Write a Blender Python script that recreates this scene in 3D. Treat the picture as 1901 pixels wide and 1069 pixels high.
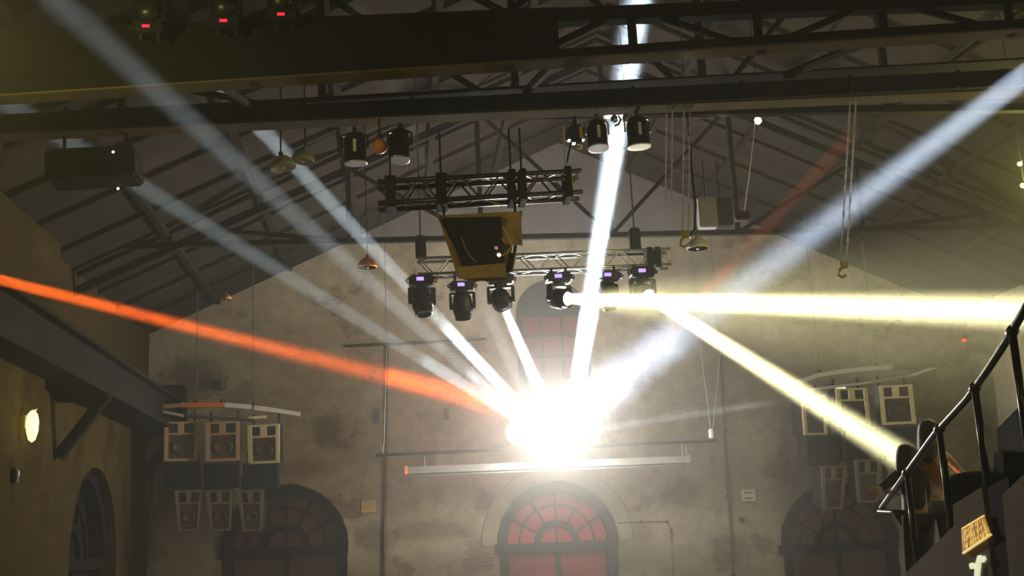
import bpy, bmesh, math, random
import numpy as np
from mathutils import Matrix, Vector, Euler
from mathutils.geometry import delaunay_2d_cdt

random.seed(7)
for o in list(bpy.data.objects):
    bpy.data.objects.remove(o)
sc = bpy.context.scene
COL = sc.collection
R = math.radians
V = Vector

# ---------------------------------------------------------------- camera
FPX, IW, IH = 2200.0, 1901.0, 1069.0
YAW, PITCH, ROLL, ZC = R(5.5), R(12.4), 0.047, 3.2
FW = V((math.sin(YAW) * math.cos(PITCH), math.cos(YAW) * math.cos(PITCH), math.sin(PITCH)))
R0 = V((math.cos(YAW), -math.sin(YAW), 0))
U0 = R0.cross(FW)
RT = R0 * math.cos(ROLL) - U0 * math.sin(ROLL)
UP = R0 * math.sin(ROLL) + U0 * math.cos(ROLL)
EYE = V((0, 0, ZC))
camd = bpy.data.cameras.new('camera')
camd.sensor_width = 36.0
camd.lens = FPX / IW * 36.0
camd.clip_end = 200
camo = bpy.data.objects.new('camera', camd)
COL.objects.link(camo)
camo.matrix_world = Matrix(((RT[0], UP[0], -FW[0], 0), (RT[1], UP[1], -FW[1], 0), (RT[2], UP[2], -FW[2], ZC), (0, 0, 0, 1)))
sc.camera = camo


def ray(x, y):
    return FW + RT * ((x - IW / 2) / FPX) + UP * ((IH / 2 - y) / FPX)


def P(x, y, Y):
    """measured photo position at a given distance into the hall"""
    d = ray(x, y)
    return EYE + d * (Y / d.y)


def PX(x, y, X):
    d = ray(x, y)
    return EYE + d * (X / d.x)


def proj(p):
    q = V(p) - EYE
    z = q.dot(FW)
    return IW / 2 + FPX * q.dot(RT) / z, IH / 2 - FPX * q.dot(UP) / z


# ---------------------------------------------------------------- render look, world
sc.view_settings.view_transform = 'Standard'
sc.view_settings.look = 'None'
sc.view_settings.gamma = 1.0
sc.view_settings.exposure = 0.0
sc.view_settings.use_curve_mapping = False
sc.cycles.use_denoising = True
sc.cycles.max_bounces = 2
sc.cycles.diffuse_bounces = 1
sc.cycles.glossy_bounces = 1
sc.cycles.transmission_bounces = 4
sc.cycles.volume_bounces = 0
sc.cycles.sample_clamp_indirect = 0.0
sc.cycles.sample_clamp_direct = 0.0
sc.cycles.caustics_reflective = False
sc.cycles.caustics_refractive = False
world = bpy.data.worlds.new('world')
sc.world = world
world.use_nodes = True
world.node_tree.nodes['Background'].inputs[0].default_value = (0.0075, 0.0068, 0.0042, 1)
world.node_tree.nodes['Background'].inputs[1].default_value = 1.0

HAZE = 0.0045
FL = 24.6          # distance of the blinding lamp cluster
COOL = (0.78, 0.92, 1.0)
YEL = (1.0, 0.92, 0.48)


def lamp_obj(name, L, loc, d=None):
    ob = bpy.data.objects.new(name, L)
    COL.objects.link(ob)
    ob.location = loc
    if d is not None:
        ob.rotation_euler = V(d).normalized().to_track_quat('-Z', 'Y').to_euler()
    return ob


def beam(a, b, r, spread, col, pw):
    L = bpy.data.lights.new('beam_light', 'AREA')
    L.shape = 'DISK'
    L.size = 2 * r
    L.spread = R(spread)
    L.color = col
    L.energy = pw
    d = (V(b) - V(a)).normalized()
    return lamp_obj('beam_light', L, V(a), d)


def point(name, loc, col, pw, rad=0.1):
    L = bpy.data.lights.new(name, 'POINT')
    L.color = col
    L.energy = pw
    L.shadow_soft_size = rad
    return lamp_obj(name, L, loc)


hs = bpy.data.lights.new('house_spot', 'SPOT')
hs.color = (1.0, 0.80, 0.42)
hs.energy = 380
hs.spot_size = R(50)
hs.spot_blend = 1.0
hs.shadow_soft_size = 0.25
lamp_obj('house_spot', hs, (3.5, -1.0, 6.0), P(1100, 420, 13) - V((3.5, -1.0, 6.0)))


# ---------------------------------------------------------------- materials
def nodes(name):
    m = bpy.data.materials.new(name)
    m.use_nodes = True
    nt = m.node_tree
    return m, nt, nt.nodes['Principled BSDF']


def pm(name, col, rough=0.6, metal=0.0, var=0.25, scale=6.0, bump=0.15, emit=None, es=0.0):
    """plain procedural material: colour broken up by noise, fine bump"""
    m, nt, b = nodes(name)
    tc = nt.nodes.new('ShaderNodeTexCoord')
    n = nt.nodes.new('ShaderNodeTexNoise')
    n.inputs['Scale'].default_value = scale
    n.inputs['Detail'].default_value = 5
    nt.links.new(tc.outputs['Object'], n.inputs['Vector'])
    mix = nt.nodes.new('ShaderNodeMix')
    mix.data_type = 'RGBA'
    mix.inputs[6].default_value = (*[c * (1 - var) for c in col], 1)
    mix.inputs[7].default_value = (*[min(1, c * (1 + var)) for c in col], 1)
    nt.links.new(n.outputs['Fac'], mix.inputs[0])
    nt.links.new(mix.outputs[2], b.inputs['Base Color'])
    b.inputs['Roughness'].default_value = rough
    b.inputs['Metallic'].default_value = metal
    if bump:
        bp = nt.nodes.new('ShaderNodeBump')
        bp.inputs['Strength'].default_value = bump
        bp.inputs['Distance'].default_value = 0.02
        nt.links.new(n.outputs['Fac'], bp.inputs['Height'])
        nt.links.new(bp.outputs[0], b.inputs['Normal'])
    if emit:
        b.inputs['Emission Color'].default_value = (*emit, 1)
        b.inputs['Emission Strength'].default_value = es
        m.cycles.emission_sampling = 'NONE'
    return m


def wall_mat(name, c1, c2, cb, ellipses=(), axis='xz', th=0.57):
    """old plaster over brick: broad stains, fallen-off patches showing brick, listed stains and dark patches"""
    m, nt, b = nodes(name)
    N, L = nt.nodes, nt.links

    def mk(t, **kw):
        n = N.new(t)
        for k, v in kw.items():
            if k in n.inputs:
                n.inputs[k].default_value = v
        return n

    def mixc(f, a, c):
        x = N.new('ShaderNodeMix')
        x.data_type = 'RGBA'
        L.new(f, x.inputs[0])
        for i, s in ((6, a), (7, c)):
            if isinstance(s, tuple):
                x.inputs[i].default_value = (*s, 1)
            else:
                L.new(s, x.inputs[i])
        return x.outputs[2]

    def mth(op, a, c=None):
        x = N.new('ShaderNodeMath')
        x.operation = op
        for i, s in ((0, a), (1, c)):
            if s is None:
                continue
            if isinstance(s, (int, float)):
                x.inputs[i].default_value = s
            else:
                L.new(s, x.inputs[i])
        return x.outputs[0]

    tc = N.new('ShaderNodeTexCoord')
    sep = N.new('ShaderNodeSeparateXYZ')
    L.new(tc.outputs['Object'], sep.inputs[0])
    u = sep.outputs['X' if axis == 'xz' else 'Y']
    w = sep.outputs['Z']
    cmb = N.new('ShaderNodeCombineXYZ')
    L.new(u, cmb.inputs[0])
    L.new(w, cmb.inputs[1])
    n1 = mk('ShaderNodeTexNoise', Scale=0.45, Detail=8.0, Roughness=0.65)
    n2 = mk('ShaderNodeTexNoise', Scale=3.2, Detail=7.0, Roughness=0.7)
    n3 = mk('ShaderNodeTexNoise', Scale=0.8, Detail=6.0, Roughness=0.6)
    mp = N.new('ShaderNodeMapping')
    mp.inputs['Location'].default_value = (13.0, 5.0, 0)
    L.new(cmb.outputs[0], mp.inputs[0])
    L.new(cmb.outputs[0], n1.inputs['Vector'])
    L.new(cmb.outputs[0], n2.inputs['Vector'])
    L.new(mp.outputs[0], n3.inputs['Vector'])
    br = mk('ShaderNodeTexBrick', Scale=1.0)
    br.inputs['Color1'].default_value = (*cb, 1)
    br.inputs['Color2'].default_value = (cb[0] * 0.7, cb[1] * 0.65, cb[2] * 0.6, 1)
    br.inputs['Mortar'].default_value = (c2[0] * 0.8, c2[1] * 0.8, c2[2] * 0.8, 1)
    br.inputs['Mortar Size'].default_value = 0.012
    br.inputs['Brick Width'].default_value = 0.26
    br.inputs['Row Height'].default_value = 0.085
    L.new(cmb.outputs[0], br.inputs['Vector'])
    f1 = N.new('ShaderNodeMapRange')
    f1.inputs['From Min'].default_value = 0.35
    f1.inputs['From Max'].default_value = 0.68
    L.new(n1.outputs['Fac'], f1.inputs['Value'])
    c = mixc(f1.outputs[0], c1, c2)
    f2 = N.new('ShaderNodeMapRange')
    f2.inputs['From Min'].default_value = 0.4
    f2.inputs['From Max'].default_value = 0.75
    f2.inputs['To Max'].default_value = 0.7
    L.new(n2.outputs['Fac'], f2.inputs['Value'])
    c = mixc(f2.outputs[0], c, (c2[0] * 0.72, c2[1] * 0.68, c2[2] * 0.62))
    f3 = N.new('ShaderNodeMapRange')
    f3.inputs['From Min'].default_value = th
    f3.inputs['From Max'].default_value = th + 0.06
    f3.inputs['To Max'].default_value = 0.7
    L.new(n3.outputs['Fac'], f3.inputs['Value'])
    c = mixc(f3.outputs[0], c, br.outputs['Color'])
    for (eu, ew, ru, rw, ec, st) in ellipses:
        du = mth('DIVIDE', mth('SUBTRACT', u, eu), ru)
        dw = mth('DIVIDE', mth('SUBTRACT', w, ew), rw)
        d = mth('SQRT', mth('ADD', mth('MULTIPLY', du, du), mth('MULTIPLY', dw, dw)))
        d = mth('ADD', d, mth('MULTIPLY', mth('SUBTRACT', n2.outputs['Fac'], 0.5), 2.6))
        mr = N.new('ShaderNodeMapRange')
        mr.inputs['From Min'].default_value = 0.55
        mr.inputs['From Max'].default_value = 1.15
        mr.inputs['To Min'].default_value = st
        mr.inputs['To Max'].default_value = 0.0
        L.new(d, mr.inputs['Value'])
        c = mixc(mr.outputs[0], c, ec)
    L.new(c, b.inputs['Base Color'])
    b.inputs['Roughness'].default_value = 0.95
    b.inputs['Specular IOR Level'].default_value = 0.04
    h = mth('ADD', mth('MULTIPLY', n2.outputs['Fac'], 0.6), mth('MULTIPLY', br.outputs['Fac'], -0.08))
    bp = N.new('ShaderNodeBump')
    bp.inputs['Strength'].default_value = 0.5
    bp.inputs['Distance'].default_value = 0.03
    L.new(h, bp.inputs['Height'])
    L.new(bp.outputs[0], b.inputs['Normal'])
    return m


def plank_mat(name, c1, c2, width):
    """roof boarding, boards running down the slope"""
    m, nt, b = nodes(name)
    N, L = nt.nodes, nt.links
    tc = N.new('ShaderNodeTexCoord')
    mp = N.new('ShaderNodeMapping')
    mp.inputs['Scale'].default_value = (0.18, 1 / width, 1)
    L.new(tc.outputs['Object'], mp.inputs[0])
    vo = N.new('ShaderNodeTexVoronoi')
    vo.voronoi_dimensions = '1D'
    sp = N.new('ShaderNodeSeparateXYZ')
    L.new(mp.outputs[0], sp.inputs[0])
    L.new(sp.outputs['Y'], vo.inputs['W'])
    vo.inputs['Scale'].default_value = 1.0
    n = N.new('ShaderNodeTexNoise')
    n.inputs['Scale'].default_value = 2.0
    n.inputs['Detail'].default_value = 6
    L.new(mp.outputs[0], n.inputs['Vector'])
    ad = N.new('ShaderNodeMath')
    ad.operation = 'ADD'
    sv = N.new('ShaderNodeSeparateColor')
    L.new(vo.outputs['Color'], sv.inputs[0])
    L.new(sv.outputs[0], ad.inputs[0])
    L.new(n.outputs['Fac'], ad.inputs[1])
    mr = N.new('ShaderNodeMapRange')
    mr.inputs['From Min'].default_value = 0.3
    mr.inputs['From Max'].default_value = 1.6
    L.new(ad.outputs[0], mr.inputs['Value'])
    mx = N.new('ShaderNodeMix')
    mx.data_type = 'RGBA'
    mx.inputs[6].default_value = (*c1, 1)
    mx.inputs[7].default_value = (*c2, 1)
    L.new(mr.outputs[0], mx.inputs[0])
    L.new(mx.outputs[2], b.inputs['Base Color'])
    b.inputs['Roughness'].default_value = 0.9
    b.inputs['Specular IOR Level'].default_value = 0.04
    bp = N.new('ShaderNodeBump')
    bp.inputs['Strength'].default_value = 0.4
    L.new(ad.outputs[0], bp.inputs['Height'])
    L.new(bp.outputs[0], b.inputs['Normal'])
    return m


BY = 28.5          # back wall distance
XL, XR = -6.0, 14.2
RX, RZ = 4.08, 13.23
EZ = 8.6


def el(px, py, rx, ry, col, st):
    p = P(px, py, BY)
    return (p.x, p.z, rx / 77.0, ry / 77.0, col, st)


BRK = (0.20, 0.105, 0.07)
MB_STAINS_DARKS = [el(330, 1010, 95, 130, (0.17, 0.125, 0.08), 0.55), el(1262, 915, 46, 34, (0.20, 0.11, 0.075), 0.75), el(900, 928, 22, 24, (0.17, 0.10, 0.075), 0.7),  # first ellipse darkens the wall's lower left; the others are stains
             el(800, 985, 90, 20, (0.18, 0.10, 0.07), 0.6), el(610, 800, 32, 34, (0.10, 0.08, 0.06), 0.7),
             el(1190, 985, 26, 22, (0.20, 0.12, 0.08), 0.5), el(700, 1000, 40, 30, (0.12, 0.09, 0.065), 0.6),
             el(1480, 900, 60, 90, (0.13, 0.10, 0.07), 0.55), el(360, 700, 60, 40, (0.06, 0.05, 0.045), 0.7),
             el(920, 835, 20, 12, (0.20, 0.15, 0.10), 0.5), el(1150, 1045, 60, 16, (0.22, 0.15, 0.10), 0.4),
             el(560, 870, 60, 20, (0.16, 0.11, 0.08), 0.5), el(300, 950, 25, 40, (0.15, 0.10, 0.07), 0.6)]
M = {}
M['wall_back'] = wall_mat('back_wall_plaster', (0.52, 0.47, 0.34), (0.33, 0.275, 0.19), (0.24, 0.145, 0.095), MB_STAINS_DARKS)
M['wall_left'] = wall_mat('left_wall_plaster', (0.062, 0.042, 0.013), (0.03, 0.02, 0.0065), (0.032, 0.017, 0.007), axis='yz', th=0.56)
M['wall_right'] = wall_mat('right_wall_plaster', (0.36, 0.32, 0.22), (0.24, 0.20, 0.13), BRK, axis='yz', th=0.60)
M['floor'] = pm('floor_concrete', (0.16, 0.15, 0.13), 0.8, scale=2)
M['roof'] = plank_mat('roof_boards', (0.017, 0.0145, 0.012), (0.030, 0.0255, 0.021), 0.22)
M['timber'] = pm('dark_timber', (0.022, 0.0185, 0.015), 0.8, scale=5)
M['steel'] = pm('dark_painted_steel', (0.017, 0.0175, 0.0165), 0.55, 0.0, 0.3, 4, 0.2)
M['steel_brown'] = pm('rusty_flange_steel', (0.10, 0.075, 0.045), 0.6, 0.0, 0.35, 5, 0.2)
M['black'] = pm('black_plastic', (0.014, 0.014, 0.016), 0.4, 0, 0.2, 20, 0.05)
M['black_cloth'] = pm('black_cloth', (0.012, 0.012, 0.012), 0.95, 0, 0.3, 8, 0.3)
M['gunmetal'] = pm('dark_grey_metal', (0.05, 0.05, 0.055), 0.35, 0.6, 0.2, 12, 0.05)
M['alu'] = pm('aluminium_tube', (0.55, 0.56, 0.57), 0.32, 0.85, 0.12, 10, 0.05)
M['strap'] = pm('green_black_sling', (0.009, 0.016, 0.014), 0.95, 0, 0.3, 15, 0.2)
M['chain'] = pm('galvanised_chain', (0.6, 0.6, 0.55), 0.5, 0.1, 0.2, 40, 0.2)
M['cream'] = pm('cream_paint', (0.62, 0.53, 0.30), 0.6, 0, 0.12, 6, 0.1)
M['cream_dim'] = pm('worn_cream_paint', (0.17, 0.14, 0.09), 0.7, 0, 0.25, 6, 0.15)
M['brown_paint'] = pm('brown_cream_paint', (0.36, 0.22, 0.12), 0.7, 0, 0.2, 6, 0.15)
M['cab'] = pm('black_cabinet', (0.020, 0.021, 0.020), 0.7, 0, 0.25, 10, 0.1)
M['horn'] = pm('dark_horn', (0.05, 0.032, 0.022), 0.5, 0, 0.3, 6, 0.05)
M['orange_tint'] = pm('orange_tint', (0.62, 0.16, 0.035), 0.6, 0, 0.15, 5, 0.1)  # orange bar of the rigging frame; beam light painted on the screen cap
M['white_paint'] = pm('white_painted_steel', (0.62, 0.60, 0.56), 0.55, 0, 0.1, 5, 0.1)
M['grey_paint'] = pm('grey_painted_steel', (0.52, 0.52, 0.44), 0.5, 0.2, 0.15, 5, 0.1)
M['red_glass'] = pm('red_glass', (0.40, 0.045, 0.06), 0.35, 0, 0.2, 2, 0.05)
M['recess_dark'] = pm('recess_black', (0.012, 0.008, 0.009), 0.9, 0, 0.3, 3, 0.05)  # near-black painting in the shade on recessed door frames and panes
M['shaded_red_glass'] = pm('red_glass_in_shade', (0.075, 0.02, 0.023), 0.4, 0, 0.3, 2, 0.05)  # darkened copy of the red glass, painting in the side doors' shade
M['window_glass'] = pm('mauve_red_glass', (0.20, 0.04, 0.055), 0.35, 0, 0.3, 2, 0.05)
M['gable'] = pm('gable_grey', (0.19, 0.175, 0.17), 0.85, 0, 0.2, 1.5, 0.2)
M['frame'] = pm('dark_door_frame', (0.035, 0.035, 0.036), 0.6, 0, 0.3, 6, 0.3)
M['stone'] = pm('pale_render_band', (0.36, 0.32, 0.235), 0.9, 0, 0.2, 3, 0.4)
M['pipe'] = pm('dark_pipe', (0.10, 0.095, 0.085), 0.5, 0.2, 0.2, 6, 0.1)
M['screen_case'] = pm('screen_casing', (0.13, 0.12, 0.11), 0.5, 0, 0.08, 4, 0.05)
M['plywood'] = pm('plywood', (0.42, 0.28, 0.11), 0.75, 0, 0.25, 5, 0.15)
M['yellow_cable'] = pm('yellow_cable', (0.60, 0.50, 0.10), 0.5, 0, 0.1, 10, 0.05)
M['yellow'] = pm('yellow_paint', (0.62, 0.42, 0.05), 0.5, 0, 0.15, 8, 0.1)
M['brass'] = pm('brass_shade', (0.70, 0.26, 0.05), 0.45, 0.0, 0.2, 8, 0.05)
M['shade'] = pm('pale_enamel_shade', (0.42, 0.38, 0.27), 0.4, 0, 0.15, 5, 0.05)
M['red_plastic'] = pm('red_plastic', (0.40, 0.03, 0.02), 0.5, 0, 0.15, 8, 0.05)
M['label_white'] = pm('white_label', (0.70, 0.70, 0.62), 0.6, 0, 0.1, 8, 0.0)
M['lens_dark'] = pm('dark_lens', (0.05, 0.05, 0.07), 0.08, 0, 0.2, 8, 0.0)
M['led_violet'] = pm('violet_display', (0.02, 0.02, 0.03), 0.3, 0, 0.1, 8, 0, (0.30, 0.19, 1.0), 2.6)
M['led_red'] = pm('red_display', (0.03, 0.01, 0.01), 0.3, 0, 0.1, 8, 0, (1.0, 0.02, 0.04), 1.6)
M['glow_white'] = pm('lit_lens_white', (0.8, 0.8, 0.8), 0.3, 0, 0.02, 8, 0, (0.93, 0.96, 1.0), 12.0)
M['glow_flare'] = pm('lit_blinder_lens', (0.8, 0.8, 0.8), 0.3, 0, 0.02, 8, 0, (1.0, 0.98, 0.94), 14.0)
M['glow_yellow'] = pm('lit_lens_yellow', (0.8, 0.7, 0.4), 0.3, 0, 0.02, 8, 0, (1.0, 0.93, 0.55), 12.0)
M['glow_warm'] = pm('lit_lamp_glass', (0.8, 0.7, 0.3), 0.3, 0, 0.02, 8, 0, (1.0, 0.86, 0.22), 3.2)
M['glow_dot'] = pm('small_lit_bulb', (0.8, 0.8, 0.8), 0.3, 0, 0.02, 8, 0, (1.0, 0.98, 0.92), 3.0)
M['glow_pink'] = pm('pale_pink_lamp', (0.5, 0.4, 0.4), 0.3, 0, 0.02, 8, 0, (1.0, 0.85, 0.75), 1.1)
M['glow_rose'] = pm('dim_rose_lamp', (0.4, 0.2, 0.2), 0.3, 0, 0.02, 8, 0, (1.0, 0.45, 0.42), 0.35)
M['glow_red'] = pm('small_red_lamp', (0.3, 0.02, 0.01), 0.3, 0, 0.02, 8, 0, (1.0, 0.10, 0.02), 0.7)
M['skin'] = pm('skin', (0.45, 0.26, 0.17), 0.6, 0, 0.1, 12, 0.05)
M['hair'] = pm('dark_hair', (0.022, 0.015, 0.012), 0.6, 0, 0.4, 40, 0.4)
M['dark_top'] = pm('black_jacket', (0.016, 0.015, 0.016), 0.9, 0, 0.25, 15, 0.3)
M['rust_top'] = pm('rust_top', (0.22, 0.075, 0.022), 0.85, 0, 0.25, 12, 0.3)
M['olive_top'] = pm('olive_sleeve', (0.10, 0.085, 0.05), 0.85, 0, 0.25, 12, 0.3)
M['jeans'] = pm('blue_jeans', (0.035, 0.042, 0.06), 0.85, 0, 0.25, 12, 0.3)
M['black_trousers'] = pm('black_trousers', (0.014, 0.014, 0.015), 0.9, 0, 0.25, 12, 0.3)
M['rail'] = pm('black_rail_paint', (0.020, 0.017, 0.015), 0.28, 0.0, 0.2, 10, 0.05)
M['panel'] = pm('grey_stair_panel', (0.17, 0.135, 0.115), 0.75, 0, 0.15, 3, 0.1)
M['dark_case'] = pm('dark_case', (0.014, 0.016, 0.017), 0.8, 0, 0.25, 5, 0.1)
M['eye'] = pm('eye_white', (0.7, 0.7, 0.68), 0.3, 0, 0.05, 5, 0)


for k_ in ('steel', 'steel_brown', 'timber', 'recess_dark', 'panel', 'black_cloth', 'dark_case'):
    b_ = M[k_].node_tree.nodes['Principled BSDF']
    b_.inputs['Roughness'].default_value = 0.85
    b_.inputs['Specular IOR Level'].default_value = 0.03


def sign_mat():
    m, nt, b = nodes('glowing_orange_sign')
    N, L = nt.nodes, nt.links
    tc = N.new('ShaderNodeTexCoord')
    mp = N.new('ShaderNodeMapping')
    mp.inputs['Scale'].default_value = (1, 1, 1)
    L.new(tc.outputs['Object'], mp.inputs[0])
    n = N.new('ShaderNodeTexNoise')
    n.inputs['Scale'].default_value = 11
    n.inputs['Detail'].default_value = 3
    L.new(mp.outputs[0], n.inputs['Vector'])
    cr = N.new('ShaderNodeValToRGB')
    cr.color_ramp.elements[0].position = 0.36
    cr.color_ramp.elements[0].color = (0.22, 0.065, 0.005, 1)
    cr.color_ramp.elements[1].position = 0.66
    cr.color_ramp.elements[1].color = (0.62, 0.38, 0.05, 1)
    e = cr.color_ramp.elements.new(0.5)
    e.color = (0.45, 0.19, 0.02, 1)
    L.new(n.outputs['Fac'], cr.inputs[0])
    L.new(cr.outputs[0], b.inputs['Base Color'])
    L.new(cr.outputs[0], b.inputs['Emission Color'])
    b.inputs['Emission Strength'].default_value = 0.75  # emission added so the sign face shows bright
    m.cycles.emission_sampling = 'NONE'
    return m


M['sign'] = sign_mat()
M['sign_edge'] = pm('glowing_yellow_edge', (0.7, 0.6, 0.2), 0.5, 0, 0.1, 8, 0, (0.85, 0.62, 0.16), 0.75)  # emission added to the border and letter strokes
M['emblem'] = pm('glowing_white_emblem', (0.75, 0.78, 0.6), 0.5, 0, 0.1, 8, 0, (0.78, 0.85, 0.55), 0.75)  # emission added to the emblem's pale colour


# ---------------------------------------------------------------- mesh helpers
def rotmat(d):
    """matrix whose local z looks along d"""
    return V(d).normalized().to_track_quat('Z', 'Y').to_matrix()


class MB:
    def __init__(s):
        s.v, s.f = [], []

    def add(s, vs, fs):
        k = len(s.v)
        s.v += [tuple(x) for x in vs]
        s.f += [tuple(i + k for i in f) for f in fs]
        return s

    def box(s, c, size, rot=None, bev=0.0):
        hx, hy, hz = size[0] / 2, size[1] / 2, size[2] / 2
        c = V(c)
        m = rot if rot is not None else Matrix.Identity(3)
        if bev <= 0:
            vs = [c + m @ V((x * hx, y * hy, z * hz)) for z in (-1, 1) for y in (-1, 1) for x in (-1, 1)]
            return s.add(vs, [(0, 2, 3, 1), (4, 5, 7, 6), (0, 1, 5, 4), (2, 6, 7, 3), (0, 4, 6, 2), (1, 3, 7, 5)])
        bm = bmesh.new()
        bmesh.ops.create_cube(bm, size=1.0)
        for v in bm.verts:
            v.co = V((v.co.x * size[0], v.co.y * size[1], v.co.z * size[2]))
        bmesh.ops.bevel(bm, geom=bm.edges[:], offset=bev, segments=2, affect='EDGES')
        bm.verts.index_update()
        s.add([c + m @ v.co for v in bm.verts], [[v.index for v in f.verts] for f in bm.faces])
        bm.free()
        return s

    def hexa(s, a, b):
        """two quads a (4 pts) and b (4 pts) joined to a solid"""
        return s.add(list(a) + list(b), [(3, 2, 1, 0), (4, 5, 6, 7), (0, 1, 5, 4), (1, 2, 6, 5), (2, 3, 7, 6), (3, 0, 4, 7)])

    def tube(s, p0, p1, r, n=8, r1=None):
        p0, p1 = V(p0), V(p1)
        r1 = r if r1 is None else r1
        m = rotmat(p1 - p0)
        vs = []
        for p, q in ((p0, r), (p1, r1)):
            for i in range(n):
                a = 2 * math.pi * i / n
                vs.append(p + m @ V((math.cos(a) * q, math.sin(a) * q, 0)))
        fs = [(i, (i + 1) % n, n + (i + 1) % n, n + i) for i in range(n)]
        fs += [tuple(range(n - 1, -1, -1)), tuple(range(n, 2 * n))]
        return s.add(vs, fs)

    def path(s, pts, r, n=8):
        pts = [V(p) for p in pts]
        vs, fs = [], []
        k = len(pts)
        for j, p in enumerate(pts):
            d = (pts[min(j + 1, k - 1)] - pts[max(j - 1, 0)])
            m = rotmat(d)
            for i in range(n):
                a = 2 * math.pi * i / n
                vs.append(p + m @ V((math.cos(a) * r, math.sin(a) * r, 0)))
        for j in range(k - 1):
            for i in range(n):
                fs.append((j * n + i, j * n + (i + 1) % n, (j + 1) * n + (i + 1) % n, (j + 1) * n + i))
        fs += [tuple(range(n - 1, -1, -1)), tuple(range((k - 1) * n, k * n))]
        return s.add(vs, fs)

    def lathe(s, prof, o=(0, 0, 0), d=(0, 0, 1), n=20):
        """prof: (radius, height) pairs turned about direction d through o"""
        m = rotmat(d)
        o = V(o)
        vs, fs = [], []
        for r, h in prof:
            for i in range(n):
                a = 2 * math.pi * i / n
                vs.append(o + m @ V((math.cos(a) * r, math.sin(a) * r, h)))
        k = len(prof)
        for j in range(k - 1):
            for i in range(n):
                fs.append((j * n + i, j * n + (i + 1) % n, (j + 1) * n + (i + 1) % n, (j + 1) * n + i))
        if prof[0][0] > 1e-6:
            fs.append(tuple(range(n - 1, -1, -1)))
        if prof[-1][0] > 1e-6:
            fs.append(tuple(range((k - 1) * n, k * n)))
        return s.add(vs, fs)

    def prism(s, poly, dvec):
        """planar polygon (3D points) extruded by dvec"""
        n = len(poly)
        dv = V(dvec)
        vs = [V(p) for p in poly] + [V(p) + dv for p in poly]
        fs = [tuple(range(n - 1, -1, -1)), tuple(range(n, 2 * n))]
        fs += [(i, (i + 1) % n, n + (i + 1) % n, n + i) for i in range(n)]
        return s.add(vs, fs)

    def build(s, name, mat, parent=None, smooth=False, loc=None):
        """vertices are in world space; loc shifts the origin of a top-level mesh"""
        off = V((0, 0, 0))
        if parent is not None:
            p = parent
            while p is not None:
                off += p.location
                p = p.parent
        elif loc is not None:
            off = V(loc)
        me = bpy.data.meshes.new(name)
        me.from_pydata([tuple(V(v) - off) for v in s.v], [], s.f)
        bm = bmesh.new()
        bm.from_mesh(me)
        bmesh.ops.recalc_face_normals(bm, faces=bm.faces[:])
        bm.to_mesh(me)
        bm.free()
        if smooth:
            for p in me.polygons:
                p.use_smooth = len(p.vertices) == 4
        o = bpy.data.objects.new(name, me)
        COL.objects.link(o)
        if isinstance(mat, str):
            mat = M[mat]
        me.materials.append(mat)
        if parent is not None:
            o.parent = parent
        elif loc is not None:
            o.location = off
        return o


def thing(name, label, cat, loc=(0, 0, 0), group=None, kind=None):
    o = bpy.data.objects.new(name, None)
    COL.objects.link(o)
    o.location = V(loc)
    o.empty_display_size = 0.1
    o['label'] = label
    o['category'] = cat
    if group:
        o['group'] = group
    if kind:
        o['kind'] = kind
    return o


def tag(o, label, cat=None, group=None, kind=None):
    o['label'] = label
    if cat:
        o['category'] = cat
    if group:
        o['group'] = group
    if kind:
        o['kind'] = kind
    return o


# ---------------------------------------------------------------- the hall
def arch_loop(cx, zs, r, z0, n=24):
    pts = [(cx - r, z0)]
    pts += [(cx - r * math.cos(math.pi * i / n), zs + r * math.sin(math.pi * i / n)) for i in range(n + 1)]
    pts += [(cx + r, z0)]
    return pts[::-1]


def wall_with_holes(outer, holes, place, depth):
    """outer / holes in wall (u, z); place(u, z, d) -> world; reveals go back by depth"""
    co = [V(p) for p in outer]
    loops = [list(range(len(co)))]
    for h in holes:
        k = len(co)
        co += [V(p) for p in h]
        loops.append(list(range(k, k + len(h))))
    edges = []
    for lp in loops:
        edges += [(lp[i], lp[(i + 1) % len(lp)]) for i in range(len(lp))]
    vs, es, fs, *_ = delaunay_2d_cdt(co, edges, [], 0, 1e-5)

    def inside(p, poly):
        c = False
        for i in range(len(poly)):
            a, b = poly[i], poly[i - 1]
            if (a[1] > p[1]) != (b[1] > p[1]) and p[0] < (b[0] - a[0]) * (p[1] - a[1]) / (b[1] - a[1]) + a[0]:
                c = not c
        return c
    mb = MB()
    keep = []
    for f in fs:
        c = sum((vs[i] for i in f), V((0, 0))) / len(f)
        if inside(c, outer) and not any(inside(c, h) for h in holes):
            keep.append(f)
    mb.add([place(p[0], p[1], 0) for p in vs], keep)
    for h in holes:
        n = len(h)
        mb.add([place(p[0], p[1], 0) for p in h] + [place(p[0], p[1], depth) for p in h],
               [(i, (i + 1) % n, n + (i + 1) % n, n + i) for i in range(n)])
    return mb


def struct(o, label):
    o['kind'] = 'structure'
    o['label'] = label
    return o


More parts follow.
